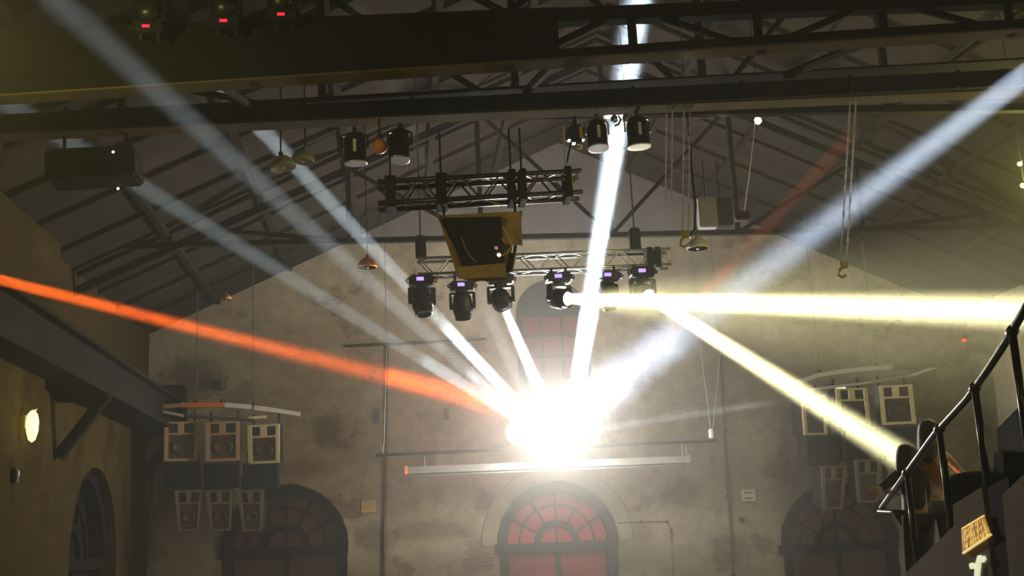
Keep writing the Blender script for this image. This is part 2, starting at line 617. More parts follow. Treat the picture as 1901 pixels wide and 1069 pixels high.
pc = lambda x, y: P(x, y, BY)
DC, DS, DR = pc(1036, 1008).x, pc(1036, 1008).z, 1.36      # centre door
LC, LS, LR_ = pc(530, 1000).x, pc(530, 1000).z, 1.38       # arch left of it
LS = pc(530, 905).z - LR_
AC, AR = 10.40, 1.38
AS = pc(1550, 902).z - AR
WC, WR_ = pc(1026, 600).x, 0.90
WTOP = pc(1026, 517).z
WBOT = pc(1030, 775).z
holes = [arch_loop(LC, LS, LR_, 0.05), arch_loop(DC, DS, DR, 0.05), arch_loop(AC, AS, AR, 0.05),
         arch_loop(WC, WTOP - WR_, WR_, WBOT)]
outer = [(XL - 0.5, 0), (XR + 0.5, 0), (XR + 0.5, EZ), (RX, RZ), (XL - 0.5, EZ - 0.2)]
wb = wall_with_holes(outer, holes, lambda u, z, d: V((u, BY + d, z)), 0.55).build('wall_back', 'wall_back')
struct(wb, 'stained beige plaster back wall of the hall with arched doors')
bk = MB()
bk.box(((XL + XR) / 2, BY + 0.75, 6.7), (XR - XL + 2, 0.3, 13.6))
struct(bk.build('wall_outer', 'frame'), 'dark masonry behind the arched openings')

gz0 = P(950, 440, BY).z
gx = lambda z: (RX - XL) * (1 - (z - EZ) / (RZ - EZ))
gb = MB().prism([(RX - gx(gz0), BY - 0.06, gz0), (RX + gx(gz0), BY - 0.06, gz0), (RX, BY - 0.06, RZ)], (0, 0.05, 0)).build('trim_2', 'gable')  # thin slab in a darker grey laid over the upper gable
struct(gb, 'dark grey slab over the gable above the level of the roof truss')

# left wall, with a pilaster in front of it and a recessed arched doorway
pn = PX(180, 868, XL)
NY = pn.y
NR = 1.75
NS = pn.z - NR
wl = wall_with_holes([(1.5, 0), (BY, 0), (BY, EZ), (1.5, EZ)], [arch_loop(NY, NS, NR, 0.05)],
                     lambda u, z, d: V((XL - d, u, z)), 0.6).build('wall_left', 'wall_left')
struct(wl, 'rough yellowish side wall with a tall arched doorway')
struct(MB().box((XL - 0.85, 15, 4.3), (0.4, 27, 8.6)).build('wall_left_outer', 'frame'), 'dark masonry behind the left doorway')
yp = PX(82, 780, XL + 0.35).y
yq = PX(112, 500, XL + 0.3).y
o = MB().box((XL + 0.175, (1.5 + yp) / 2, 3.35), (0.35, yp - 1.5, 6.7), bev=0.03).build('pilaster', 'wall_left', wl)
o = MB().box((XL + 0.15, (1.5 + yq) / 2, 7.65), (0.30, yq - 1.5, 1.9), bev=0.03).build('pilaster', 'wall_left', wl)
wr = MB().box((XR + 0.2, 15, EZ / 2), (0.4, 27, EZ)).build('wall_right', 'wall_right')
struct(wr, 'plaster side wall on the right behind the stairs')
fl = MB().box(((XL + XR) / 2, 14.5, -0.1), (XR - XL + 2, 29, 0.2)).build('floor', 'floor')
struct(fl, 'concrete hall floor below the picture')

# roof: two boarded slopes, rafters below them
mb = MB()
for sx, ex in ((-1, XL - 0.6), (1, XR + 0.6)):
    ez = EZ + (RZ - EZ) * (1 - abs(ex - RX) / (RX - XL))
    mb.hexa([(ex, 1.0, ez), (RX, 1.0, RZ), (RX, BY + 0.4, RZ), (ex, BY + 0.4, ez)],
            [(ex, 1.0, ez + 0.2), (RX, 1.0, RZ + 0.2), (RX, BY + 0.4, RZ + 0.2), (ex, BY + 0.4, ez + 0.2)])
roof = struct(mb.build('ceiling', 'roof'), 'dark boarded underside of the pitched roof')
for k in range(13):
    y = 8.2 + 1.55 * k
    for ex in (XL, XR):
        a, b = V((ex, y, EZ - 0.02)), V((RX, y, RZ - 0.02))
        dn = V((0, 0, -0.07))
        w = V((0, 0.05, 0))
        MB().hexa([a - w, b - w, b + w, a + w], [p + dn for p in (a - w, b - w, b + w, a + w)]).build('rafter', 'timber', roof)
for k in range(1, 6):
    for ex in (XL, XR):
        t = k / 6
        x, z = ex + (RX - ex) * t, EZ + (RZ - EZ) * t - 0.1
        MB().box((x, 15, z - 0.05), (0.12, 26, 0.1)).build('purlin', 'timber', roof)


# roof trusses
def roof_truss(Y, label, zc, chord=0.1):
    t = thing('roof_truss', label, 'truss', (XL, Y, zc), 'steel roof trusses')
    MB().box(((XL + XR) / 2, Y, zc), (XR - XL, 0.12, chord)).build('bottom_chord', 'steel', t)
    for ex in (XL, XR):
        a, b = V((ex, Y, EZ - 0.32)), V((RX, Y, RZ - 0.42))
        w = V((0, 0.07, 0))
        dn = V((0, 0, -0.16))
        MB().hexa([a - w, b - w, b + w, a + w], [p + dn for p in (a - w, b - w, b + w, a + w)]).build('top_chord', 'steel', t)
    zt = lambda x: EZ + (RZ - EZ) * (1 - abs(x - RX) / (RX - XL)) - 0.42
    xs = [XL + (XR - XL) * k / 8 for k in range(9)]
    for k in range(1, 8):
        MB().box((xs[k], Y, (zc + zt(xs[k])) / 2), (0.09, 0.09, zt(xs[k]) - zc)).build('post', 'steel', t)
    for k in range(1, 4):
        for s in (1, -1):
            i = k if s > 0 else 8 - k
            j = i + s
            MB().tube((xs[j], Y, zc), (xs[i], Y, zt(xs[i])), 0.045, 6).build('diagonal', 'steel', t)
    return t


roof_truss(22.0, 'dark steel roof truss crossing the hall behind the hanging plywood crate', P(760, 445, 22).z)
roof_truss(14.6, 'dark steel roof truss seen just above the crane girders', 8.75)

# crane runway beam on the left wall with brackets
rx1 = XL + 0.9
ry = 15.0
rz = (PX(85, 568, rx1).z + PX(240, 676, rx1).z) / 2
t = thing('runway_beam', 'dark crane runway beam on brackets along the left wall', 'beam', (rx1, 3, rz))
MB().box((XL + 0.62, 15.6, rz - 0.03), (0.56, 25.2, 0.06)).build('top_flange', 'steel', t)
MB().box((XL + 0.66, 15.6, rz - 0.38), (0.16, 25.2, 0.64)).build('web', 'steel', t)
MB().box((XL + 0.62, 15.6, rz - 0.73), (0.56, 25.2, 0.06)).build('bottom_flange', 'steel', t)
MB().box((XL + 0.62, 15.6, rz + 0.035), (0.08, 25.2, 0.07)).build('rail', 'steel', t)
for yy in (PX(105, 775, XL).y, 27.6, 13.0):
    zz = rz - 0.76
    MB().tube((XL + 0.05, yy, zz - 1.05), (rx1 - 0.05, yy, zz), 0.11, 8).build('bracket_strut', 'steel', t)
    MB().box((XL + 0.42, yy, zz - 0.05), (0.95, 0.3, 0.1)).build('bracket_arm', 'steel', t)
MB().box((XL + 0.62, BY - 0.25, rz - 0.05), (0.6, 0.45, 0.85)).build('end_stop', 'steel', t)


def roof_z(x):
    return EZ + (RZ - EZ) * (1 - abs(x - RX) / (RX - XL)) - 0.02


# ---------------------------------------------------------------- arched doors and the window
def arch_door(name, label, place, cx, zs, r, glass='red_glass', fm='frame'):
    """place(u, z, d): d toward the hall is negative"""
    e = bpy.data.objects.new(name, None)
    COL.objects.link(e)
    e.location = place(cx, 0, 0)
    e['kind'] = 'structure'
    e['label'] = label

    def ring(r0, r1, a0, a1, d0, d1, nm, mat, n=16, jag=0.0, lb=None):
        mb = MB()
        vs, fs = [], []
        for i in range(n + 1):
            a = a0 + (a1 - a0) * i / n
            for rr, d in ((r0, d0), (r1 + (random.uniform(-jag, jag) if jag else 0), d0), (r1, d1), (r0, d1)):
                vs.append(place(cx + rr * math.cos(a), zs + rr * math.sin(a), d))
        for i in range(n):
            for k in range(4):
                fs.append((4 * i + k, 4 * i + (k + 1) % 4, 4 * i + 4 + (k + 1) % 4, 4 * i + 4 + k))
        fs += [(0, 1, 2, 3), (4 * n + 3, 4 * n + 2, 4 * n + 1, 4 * n)]
        mb.add(vs, fs)
        return mb.build(nm, mat, e)

    def bar(u0, z0, u1, z1, w, d0, d1, nm, mat):
        a, b = V((u0, z0)), V((u1, z1))
        t = (b - a).normalized()
        nn = V((-t.y, t.x)) * (w / 2)
        q = [a - nn, b - nn, b + nn, a + nn]
        return MB().hexa([place(p.x, p.y, d0) for p in q], [place(p.x, p.y, d1) for p in q]).build(nm, mat, e)

    pi = math.pi
    f = r / 1.36
    ring(1.20 * f, 1.44 * f, 0, pi, -0.10, 0.35, 'arch_frame', fm, 28, 0.02)
    ring(0.40 * f, 0.55 * f, 0, pi, 0.10, 0.30, 'inner_arch_bar', fm, 18)
    ring(0.885 * f, 0.925 * f, 0, pi, 0.14, 0.27, 'arch_bar', fm, 24)
    for k in range(1, 6):
        a = pi * k / 6
        c, s = math.cos(a), math.sin(a)
        r0 = 0.53 if k != 3 else 0.0
        bar(cx + r0 * f * c, zs + r0 * f * s, cx + 1.21 * f * c, zs + 1.21 * f * s, 0.045, 0.14, 0.27, 'glazing_bar', fm)
    for k in range(6):
        a0, a1 = pi * k / 6, pi * (k + 1) / 6
        ring(0.55 * f, 0.885 * f, a0, a1, 0.20, 0.225, 'pane', glass, 4)
        ring(0.925 * f, 1.20 * f, a0, a1, 0.20, 0.225, 'pane', glass, 4)
    for k in range(2):
        ring(0.001, 0.40 * f, pi / 2 * k, pi / 2 * (k + 1), 0.20, 0.225, 'pane', glass, 6)
    bar(cx - 1.50 * f, zs - 0.08, cx + 1.42 * f, zs - 0.08, 0.22, -0.06, 0.35, 'transom', fm)
    for s in (-1, 1):
        bar(cx + s * 1.29 * f, 0.05, cx + s * 1.29 * f, zs - 0.18, 0.22, -0.05, 0.35, 'door_post', fm)
        bar(cx + s * 0.61 * f, 0.12, cx + s * 0.61 * f, zs - 0.19, 1.12 * f, 0.19, 0.23, 'pane', glass)
    bar(cx, 0.05, cx, zs - 0.18, 0.12, 0.10, 0.30, 'mullion', fm)
    return e


bp_ = lambda u, z, d: V((u, BY + d, z))
arch_door('door_1', 'dim red-paned arched double door below the left speaker cluster', bp_, LC, LS, LR_, 'shaded_red_glass', 'recess_dark')
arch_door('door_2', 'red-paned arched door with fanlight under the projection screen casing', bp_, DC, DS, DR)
arch_door('door_3', 'dim red-paned arched door behind the right speaker cluster', bp_, AC, AS, AR, 'shaded_red_glass', 'recess_dark')
arch_door('door_4', 'dark arched doorway in the left side wall', lambda u, z, d: V((XL - d - 0.30, u, z)), NY, NS, NR, 'recess_dark', 'recess_dark')
# render band round the centre door
mb = MB()
vs, fs = [], []
n = 32
for i in range(n + 1):
    a = math.pi * i / n
    for rr, d in ((1.45, -0.045), (1.80, -0.045), (1.83, 0.01), (1.45, 0.01)):
        vs.append((DC + rr * math.cos(a), BY + d, DS + rr * math.sin(a)))
for i in range(n):
    for k in range(4):
        fs.append((4 * i + k, 4 * i + (k + 1) % 4, 4 * i + 4 + (k + 1) % 4, 4 * i + 4 + k))
mb.add(vs, fs)
struct(mb.build('trim_1', 'stone'), 'pale render band arching over the centre door')

# tall arched window above the centre door
e = bpy.data.objects.new('window_1', None)
COL.objects.link(e)
e.location = (WC, BY, WBOT)
struct(e, 'tall narrow arched window with red panes behind the glare')
zs = WTOP - WR_
mb = MB()
vs, fs = [], []
n = 20
for i in range(n + 1):
    a = math.pi * i / n
    for rr, d in ((WR_ - 0.16, 0.12), (WR_ + 0.02, 0.12), (WR_ + 0.02, 0.36), (WR_ - 0.16, 0.36)):
        vs.append((WC + rr * math.cos(a), BY + d, zs + rr * math.sin(a)))
for i in range(n):
    for k in range(4):
        fs.append((4 * i + k, 4 * i + (k + 1) % 4, 4 * i + 4 + (k + 1) % 4, 4 * i + 4 + k))
mb.add(vs, fs)
for s in (-1, 1):
    mb.box((WC + s * (WR_ - 0.07), BY + 0.24, (zs + WBOT) / 2), (0.18, 0.24, zs - WBOT))
mb.build('window_frame', 'frame', e)
cw = (2 * WR_ - 0.32) / 3
nrow = 5
rh = (zs - WBOT) / nrow
for i in range(3):
    for j in range(nrow):
        MB().box((WC - WR_ + 0.16 + cw * (i + 0.5), BY + 0.26, WBOT + rh * (j + 0.5)), (cw - 0.05, 0.02, rh - 0.05)).build('pane', 'window_glass', e)
for i in (1, 2):
    MB().box((WC - WR_ + 0.16 + cw * i, BY + 0.25, (zs + WBOT) / 2), (0.05, 0.10, zs - WBOT)).build('glazing_bar', 'frame', e)
for j in range(nrow + 1):
    MB().box((WC, BY + 0.25, WBOT + rh * j), (2 * WR_ - 0.3, 0.10, 0.05)).build('glazing_bar', 'frame', e)
pts = [(WC + (WR_ - 0.16) * math.cos(math.pi * i / 18), BY + 0.25, zs + (WR_ - 0.16) * math.sin(math.pi * i / 18)) for i in range(19)]
MB().prism(pts, (0, 0.02, 0)).build('pane', 'frame', e)


# ---------------------------------------------------------------- bridge crane
def line_pts(xy0, xy1, Y0, Y1):
    """a straight member through two photo positions, run on to both runways"""
    a, b = P(*xy0, Y0), P(*xy1, Y1)
    d = (b - a) / (b.x - a.x)
    return a + d * (-4.9 - a.x), a + d * (13.0 - a.x)


def slab(a, b, w, h, name, mat, parent, dz=0.0):
    """bar from a to b, width w along the hall, height h"""
    a, b = V(a), V(b)
    wy = V((0, w / 2, 0))
    hz = V((0, 0, h / 2))
    o = V((0, 0, dz))
    return MB().hexa([a - wy - hz + o, b - wy - hz + o, b + wy - hz + o, a + wy - hz + o],
                     [a - wy + hz + o, b - wy + hz + o, b + wy + hz + o, a + wy + hz + o]).build(name, mat, parent)


crane = thing('bridge_crane', 'dark two-girder bridge crane spanning the hall under the roof', 'crane', P(0, 260, 13.3))
YA0, YA1 = 13.6, 12.6
g1t = line_pts((634, 187), (1901, 116), 13.2, YA1)
g1b = line_pts((634, 226), (1901, 171), 13.2, YA1)
mid = lambda a, b, t=0.5: a + (b - a) * t
slab(g1t[0], g1t[1], 0.26, 0.025, 'top_flange', 'steel', crane)
wa, wb_ = mid(g1t[0], g1b[0]), mid(g1t[1], g1b[1])
slab(wa, wb_, 0.05, (g1t[0] - g1b[0]).z, 'web', 'steel', crane)
slab(g1b[0], g1b[1], 0.26, 0.03, 'bottom_flange', 'steel_brown', crane)
for k in range(1, 14):
    q = k / 14
    slab(mid(wa, wb_, q) + V((-0.012, 0, 0)), mid(wa, wb_, q) + V((0.012, 0, 0)), 0.2, (g1t[0] - g1b[0]).z, 'stiffener', 'steel', crane)

# front lattice girder
g2b = line_pts((634, 145), (1901, 62), 10.6, 10.0)
g2t = line_pts((634, 36), (1901, -14), 10.6, 10.0)
slab(g2b[0], g2b[1], 0.10, 0.13, 'bottom_chord', 'steel', crane, 0.065)
slab(g2b[0] + V((0, -0.02, 0)), g2b[1] + V((0, -0.02, 0)), 0.22, 0.02, 'chord_flange', 'steel_brown', crane)
slab(g2t[0], g2t[1], 0.14, 0.14, 'top_chord', 'steel', crane, -0.07)
ng = 15
for k in range(ng + 1):
    q = k / ng
    a, b = mid(g2b[0], g2b[1], q), mid(g2t[0], g2t[1], q)
    MB().tube(a, b, 0.045, 6).build('post', 'steel', crane)
    if k < ng:
        q2 = (k + 1) / ng
        if k % 2:
            a, b = mid(g2b[0], g2b[1], q), mid(g2t[0], g2t[1], q2)
        else:
            a, b = mid(g2t[0], g2t[1], q), mid(g2b[0], g2b[1], q2)
        MB().tube(a, b, 0.035, 6).build('diagonal', 'steel', crane)
# sheet cladding over the left part of the lattice
for k in range(3):
    q0, q1 = 0.0 + k * 0.12, 0.1203 + k * 0.12
    vs = [mid(g2b[0], g2b[1], q0), mid(g2b[0], g2b[1], q1), mid(g2t[0], g2t[1], q1), mid(g2t[0], g2t[1], q0)]
    MB().prism([v + V((0, -0.08, 0)) for v in vs], (0, 0.015, 0)).build('side_panel', 'black_cloth', crane)
# second lattice bracing above the front girder and cross ties between girders
up = V((0, 0.5, 1.0))
for k in range(3, ng - 3):
    q, q2 = k / ng, (k + 1) / ng
    if k % 2:
        MB().tube(mid(g2t[0], g2t[1], q), mid(g2t[0], g2t[1], q2) + up, 0.04, 6).build('brace', 'steel', crane)
    else:
        MB().tube(mid(g2t[0], g2t[1], q) + up, mid(g2t[0], g2t[1], q2), 0.04, 6).build('brace', 'steel', crane)
slab(mid(g2t[0], g2t[1], 0.2) + up, mid(g2t[0], g2t[1], 0.8) + up, 0.1, 0.1, 'upper_chord', 'steel', crane)
for q in (0.02, 0.18, 0.36, 0.53, 0.7, 0.86, 0.98):
    a, b = mid(g2b[0], g2b[1], q), mid(g1t[0], g1t[1], q)
    MB().tube(a + V((0, 0, 0.05)), b, 0.05, 6).build('cross_tie', 'steel', crane)
for a, b in ((g1b[0], g2b[0]), (g1b[1], g2b[1])):
    slab(V((a.x - 0.15, (a.y + b.y) / 2, a.z)), V((a.x + 0.15, (a.y + b.y) / 2, a.z)), abs(a.y - b.y) + 1.2, 0.35, 'end_carriage', 'steel', crane)


# ---------------------------------------------------------------- stage lights
def moving_head(label, mount, d, s=1.2, lit=None, led='led_violet', up_=False, group='moving head lamps', topz=None):
    """mount: clamp point; d: direction the lens looks"""
    mount = V(mount)
    d = V(d).normalized()
    sg = 1 if up_ else -1
    t = thing('moving_head_light', label, 'stage light', mount, group)
    W_ = lambda x, y, z: mount + V((x, y, sg * z)) * s
    for x in (-0.1, 0.1):
        ct = W_(x, 0, -0.02 if topz is None else 0)
        if topz is not None:
            ct.z = t2a.z + (t2b.z - t2a.z) * (ct.x - t2a.x) / (t2b.x - t2a.x) - 0.13
        cb_ = W_(x, 0, 0.08)
        MB().box((ct + cb_) / 2, (0.035 * s, 0.06 * s, max(0.05, abs(ct.z - cb_.z)))).build('clamp', 'gunmetal', t)
    b = MB().box(W_(0, 0, 0.13), (0.36 * s, 0.27 * s, 0.13 * s), bev=0.025 * s).build('base', 'black', t)
    MB().box(W_(-0.02, -0.139, 0.125), (0.10 * s, 0.012 * s, 0.05 * s) if not up_ else (0.085 * s, 0.012 * s, 0.032 * s)).build('display', led, b)
    for x in (-0.19, 0.19):
        MB().path([W_(x, -0.06, 0.1), W_(x * 1.12, -0.06, 0.13), W_(x, -0.06, 0.17)], 0.012 * s, 6).build('handle', 'gunmetal', b)
    yaw = math.atan2(-d.x, d.y) if abs(d.x) + abs(d.y) > 1e-3 else 0
    rz_ = Matrix.Rotation(yaw, 3, 'Z')
    Y_ = lambda x, y, z: mount + rz_ @ (V((x, y, sg * z)) * s)
    mb = MB()
    mb.lathe([(0.09 * s, 0), (0.09 * s, 0.03 * s)], Y_(0, 0, 0.195), (0, 0, sg))
    mb.box(Y_(0, 0, 0.235), (0.37 * s, 0.11 * s, 0.035 * s), rz_, 0.01 * s)
    for x in (-0.17, 0.17):
        mb.box(Y_(x, 0, 0.34), (0.038 * s, 0.12 * s, 0.24 * s), rz_, 0.014 * s)
        mb.tube(Y_(x * 1.1, 0, 0.42), Y_(x * 0.7, 0, 0.42), 0.045 * s, 12)
    mb.build('yoke', 'black', t)
    pv = Y_(0, 0, 0.42)
    prof = [(0.001, -0.205), (0.085, -0.20), (0.125, -0.15), (0.140, -0.05), (0.144, 0.03), (0.135, 0.09), (0.120, 0.16), (0.120, 0.195), (0.10, 0.20), (0.095, 0.17)]
    h = MB().lathe([(r * s, z * s) for r, z in prof], pv, d).build('head', 'black', t, True)
    MB().lathe([(0.001, 0.172 * s), (0.094 * s, 0.170 * s), (0.094 * s, 0.165 * s), (0.001, 0.165 * s)], pv, d).build('lens', lit or 'lens_dark', h)
    MB().lathe([(0.140 * s, 0.055 * s), (0.147 * s, 0.06 * s), (0.147 * s, 0.075 * s), (0.135 * s, 0.08 * s)], pv, d).build('trim_ring', 'gunmetal', h, True)
    return pv + d * (0.2 * s), d


def par_can(label, mount, d, L_=0.34, r=0.115, lens='lens_dark', strip=True, clampmat='alu'):
    mount = V(mount)
    d = V(d).normalized()
    t = thing('par_can_light', label, 'stage light', mount, 'can lamps under the crane')
    MB().box(mount + V((0, 0, -0.03)), (0.05, 0.07, 0.09), bev=0.01).build('clamp', clampmat, t)
    c = mount + V((0, 0, -0.12)) + d * (L_ * 0.35)
    yk = MB()
    yk.path([c + V((-r - 0.02, 0, 0)), mount + V((-r - 0.02, 0, -0.10)), mount + V((-r * 0.5, 0, -0.06)), mount + V((r * 0.5, 0, -0.06)), mount + V((r + 0.02, 0, -0.10)), c + V((r + 0.02, 0, 0))], 0.014, 6)
    yk.build('yoke', clampmat, t)
    prof = [(0.001, -L_ * 0.5), (r * 0.55, -L_ * 0.49), (r * 0.85, -L_ * 0.40), (r * 0.95, -L_ * 0.28), (r, -L_ * 0.2), (r, L_ * 0.45), (r * 1.06, L_ * 0.46), (r * 1.06, L_ * 0.5), (r * 0.9, L_ * 0.5), (r * 0.88, L_ * 0.42)]
    b = MB().lathe(prof, c, d).build('barrel', 'black', t, True)
    MB().lathe([(0.001, L_ * 0.43), (r * 0.87, L_ * 0.42), (r * 0.87, L_ * 0.40), (0.001, L_ * 0.40)], c, d).build('lens', lens, b, True)
    MB().lathe([(r * 1.05, L_ * 0.45), (r * 1.09, L_ * 0.46), (r * 1.09, L_ * 0.5), (r * 1.0, L_ * 0.505)], c, d).build('rim', 'alu', b, True)
    if strip:
        MB().box(c + V((0, -r - 0.004, 0.0)), (0.035, 0.012, 0.15)).build('label_strip', 'label_white', b)
    return c, d


# box truss
def box_truss(label, p0, p1, hgt=0.26, dep=0.27, rr=0.022, mat='alu', n=9, group=None, ends=True):
    p0, p1 = V(p0), V(p1)
    t = thing('lighting_truss', label, 'truss', p0, group)
    oz, oy = V((0, 0, hgt / 2)), V((0, dep / 2, 0))
    cs = []
    for sz in (-1, 1):
        for sy in (-1, 1):
            a, b = p0 + oz * sz + oy * sy, p1 + oz * sz + oy * sy
            MB().tube(a, b, rr, 10).build('chord', mat, t, True)
            cs.append((a, b))
    lerp = lambda ab, q: ab[0] + (ab[1] - ab[0]) * q
    for f, (c0, c1) in enumerate(((0, 2), (1, 3), (0, 1), (2, 3))):
        for k in range(n):
            q0, q1 = (k + 0.08) / n, (k + 0.92) / n
            a, b = (cs[c0], cs[c1]) if k % 2 else (cs[c1], cs[c0])
            MB().tube(lerp(a, q0), lerp(b, q1), rr * 0.42, 6).build('brace', mat, t)
    for q in (0.0, 1.0) if ends else ():
        mb = MB()
        for c0, c1 in ((0, 2), (1, 3), (0, 1), (2, 3)):
            mb.tube(lerp(cs[c0], q), lerp(cs[c1], q), rr * 0.6, 6)
        mb.build('end_frame', mat, t)
    return t, cs


T1Y = 12.9
t1a, t1b = P(702, 364, T1Y), P(1077, 343, T1Y)
tr1, c1 = box_truss('short dark box truss hanging above the plywood crate', t1a, t1b, 0.25, 0.27, 0.029, 'gunmetal', 10, ends=False)
for px in (725, 818, 948, 968, 1052):
    q = (px - 702) / 375
    c = t1a + (t1b - t1a) * q
    wv = 0.11 if px in (725, 818) else 0.07
    mb = MB()
    for sy in (-1, 1):
        mb.box(c + V((0, sy * 0.165, 0)), (wv, 0.03, 0.34), bev=0.008)
    for sz in (-1, 1):
        mb.box(c + V((0, 0, sz * 0.165)), (wv * 1.15, 0.36, 0.035), bev=0.008)
    mb.build('sling', 'strap', tr1)
    MB().tube(c + V((0, 0, 0.17)), V((c.x, c.y, c.z + 0.17 + 0.55)), 0.012, 6).build('hanger', 'chain' if px == 1052 else 'strap', tr1)
mb = MB()
mb.path([P(905, 372, T1Y - 0.17), P(918, 377, T1Y - 0.17), P(932, 380, T1Y - 0.17)], 0.009, 6)
mb.build('yellow_cable', 'yellow_cable', tr1)
mb = MB()
mb.path([P(1044, 322, T1Y - 0.17), P(1052, 326, T1Y - 0.17), P(1062, 330, T1Y - 0.17), P(1064, 352, T1Y - 0.17)], 0.008, 6)
mb.build('yellow_cable', 'yellow_cable', tr1)

T2Y = 19.4
t2a, t2b = P(775, 498, T2Y), P(1242, 480, T2Y)
tr2, c2 = box_truss('long silver box truss carrying the row of moving head lamps', t2a, t2b, 0.27, 0.29, 0.025, 'alu', 15, ends=False)
for px in (850, 1203, 1218):
    q = (px - 775) / 467
    c = t2a + (t2b - t2a) * q
    MB().box(c, (0.1, 0.34, 0.36), bev=0.01).build('sling', 'strap', tr2)
for px in (782, 1180):
    q = (px - 775) / 467
    c = t2a + (t2b - t2a) * q
    MB().box(c + V((0, 0, 0.35)), (0.18, 0.18, 0.42), bev=0.03).build('hoist_motor', 'black', tr2)
    MB().tube(c + V((0, 0, 0.5)), V((c.x, c.y, roof_z(c.x))), 0.014, 6).build('hoist_chain', 'pipe', tr2)

T2Z = min(t2a.z, t2b.z) - 0.15
mt = lambda px, py, Y=T2Y - 0.14: P(px, py, Y)
down = V((0, -0.15, -1))
fl_aim = P(1022, 772, FL)
tmp_h3 = P(930, 562, T2Y - 0.14)
moving_head('black moving head lamp at the left end of the long truss', mt(782, 505), V((0.10, -0.25, -1)), 1.2, topz=T2Z + 0.03)
moving_head('black moving head lamp turned down, second from the left on the truss', mt(857, 516), V((0.05, 0.35, -1)), 1.15, topz=T2Z + 0.03)
H3 = moving_head('black moving head lamp shooting a narrow white beam down', mt(928, 503), fl_aim - tmp_h3, 1.2, 'glow_white', topz=T2Z + 0.03)
H4 = moving_head('black moving head lamp throwing the level yellow beam', mt(1036, 500), P(1901, 576, 12.5) - P(1043, 562, T2Y - 0.14), 1.2, 'glow_yellow', topz=T2Z + 0.03)
moving_head('black moving head lamp hidden behind the upright white beam', mt(1127, 498), V((0.1, -0.1, -1)), 1.15, topz=T2Z + 0.03)
H6 = moving_head('black moving head lamp at the right end of the long truss', mt(1190, 490), P(1680, 852, 12.9) - P(1190, 550, T2Y - 0.14), 1.2, 'glow_yellow', topz=T2Z + 0.03)

# lamps below the back girder of the crane
GY = 13.0
par_can('black can lamp hanging furthest left under the crane girder', P(658, 238, GY), V((0.02, 0.05, -1)), 0.36, 0.125, strip=True, clampmat='gunmetal')
par_can('tilted black can lamp beside the round orange lamp', P(742, 232, GY), V((-0.06, -0.1, -1)), 0.38, 0.115, strip=False, clampmat='gunmetal')
par_can('black can lamp with white strip left of the upright beam', P(1106, 214, GY), V((0.0, -0.12, -1)), 0.36, 0.115)
par_can('black can lamp with white strip right of the upright beam', P(1181, 208, GY), V((0.03, 0.02, -1)), 0.37, 0.13)
# bright clamps between the two can lamps, lit by the beam
for lab, px, py in (('bright metal hook clamp left of the upright beam', 1140, 222), ('bright metal hook clamp right of the upright beam', 1162, 220)):
    c = P(px, py, GY)
    t = thing('hook_clamp', lab, 'clamp', c, 'hook clamps on the crane girder')
    mb = MB()
    mb.box(c, (0.07, 0.1, 0.1), bev=0.015)
    mb.path([c + V((0.05, 0, 0.05)), c + V((0.08, 0, 0.0)), c + V((0.05, 0, -0.06)), c + V((0, 0, -0.08))], 0.014, 6)
    mb.build('hook', 'alu', t)
    MB().tube(c + V((0, -0.06, -0.02)), c + V((0, -0.11, -0.02)), 0.018, 8).build('wing_bolt', 'alu', t)

# chain hoist with yellow sticker
c = P(1068, 235, GY)
t = thing('chain_hoist', 'small dark chain hoist with yellow side beside the can lamp', 'hoist', c)
MB().box(c + V((0, 0, -0.1)), (0.2, 0.18, 0.22), bev=0.04).build('body', 'black', t)
MB().box(c + V((0.05, -0.085, -0.1)), (0.045, 0.03, 0.15), bev=0.008).build('yellow_sticker', 'yellow', t)
MB().lathe([(0.05, 0), (0.055, 0.02), (0.05, 0.05), (0.001, 0.06)], c + V((-0.1, 0, -0.12)), (-1, 0, 0)).build('end_cap', 'red_plastic', t, True)
MB().lathe([(0.001, -0.05), (0.04, -0.03), (0.05, 0), (0.04, 0.03), (0.001, 0.05)], c + V((0.03, -0.03, -0.24)), (0, 0, 1)).build('hook_block', 'alu', t, True)
MB().tube(c + V((-0.06, 0, -0.2)), V((t1a + (t1b - t1a) * 0.93) + V((0, 0, 0.2))), 0.013, 6).build('chain', 'black', t)
MB().tube(c + V((0, 0, 0)), c + V((0, 0, 0.12)), 0.03, 8).build('hanger', 'gunmetal', t)


# upright lamps standing on the front girder with red displays
for lab, px, py in (('upright moving head with red display, leftmost on the front girder', 278, 76),
                    ('upright moving head with red display in the middle on the girder', 421, 66),
                    ('upright moving head with red display, rightmost on the front girder', 527, 54)):
    m_ = P(px, py, 10.5)
    moving_head(lab, m_, V((0.05, 0.5, 1)), 0.80, None, 'led_red', True, 'lamps standing on the crane girder')

# dark equipment case hanging on the crane, left
c = P(176, 312, 13.45)
t = thing('equipment_case', 'dark equipment case slung under the crane at far left', 'case', c)
MB().box(c, (1.0, 0.5, 0.36), Matrix.Rotation(R(-2.5), 3, 'Y'), 0.03).build('body', 'dark_case', t)
for s in (-0.35, 0.35):
    MB().tube(c + V((s, 0, 0.15)), c + V((s, 0, 0.75)), 0.02, 6).build('hanger', 'steel', t)
for px, py, nm in ((210, 282, 0), (219, 353, 1)):
    MB().lathe([(0.001, -0.016), (0.016, 0), (0.001, 0.016)], P(px, py, 13.16) if nm == 0 else P(px, py, 13.45) + V((0, 0, 0.02)), (0, -1, 0), 10).build('pilot_light', 'glow_dot', t)

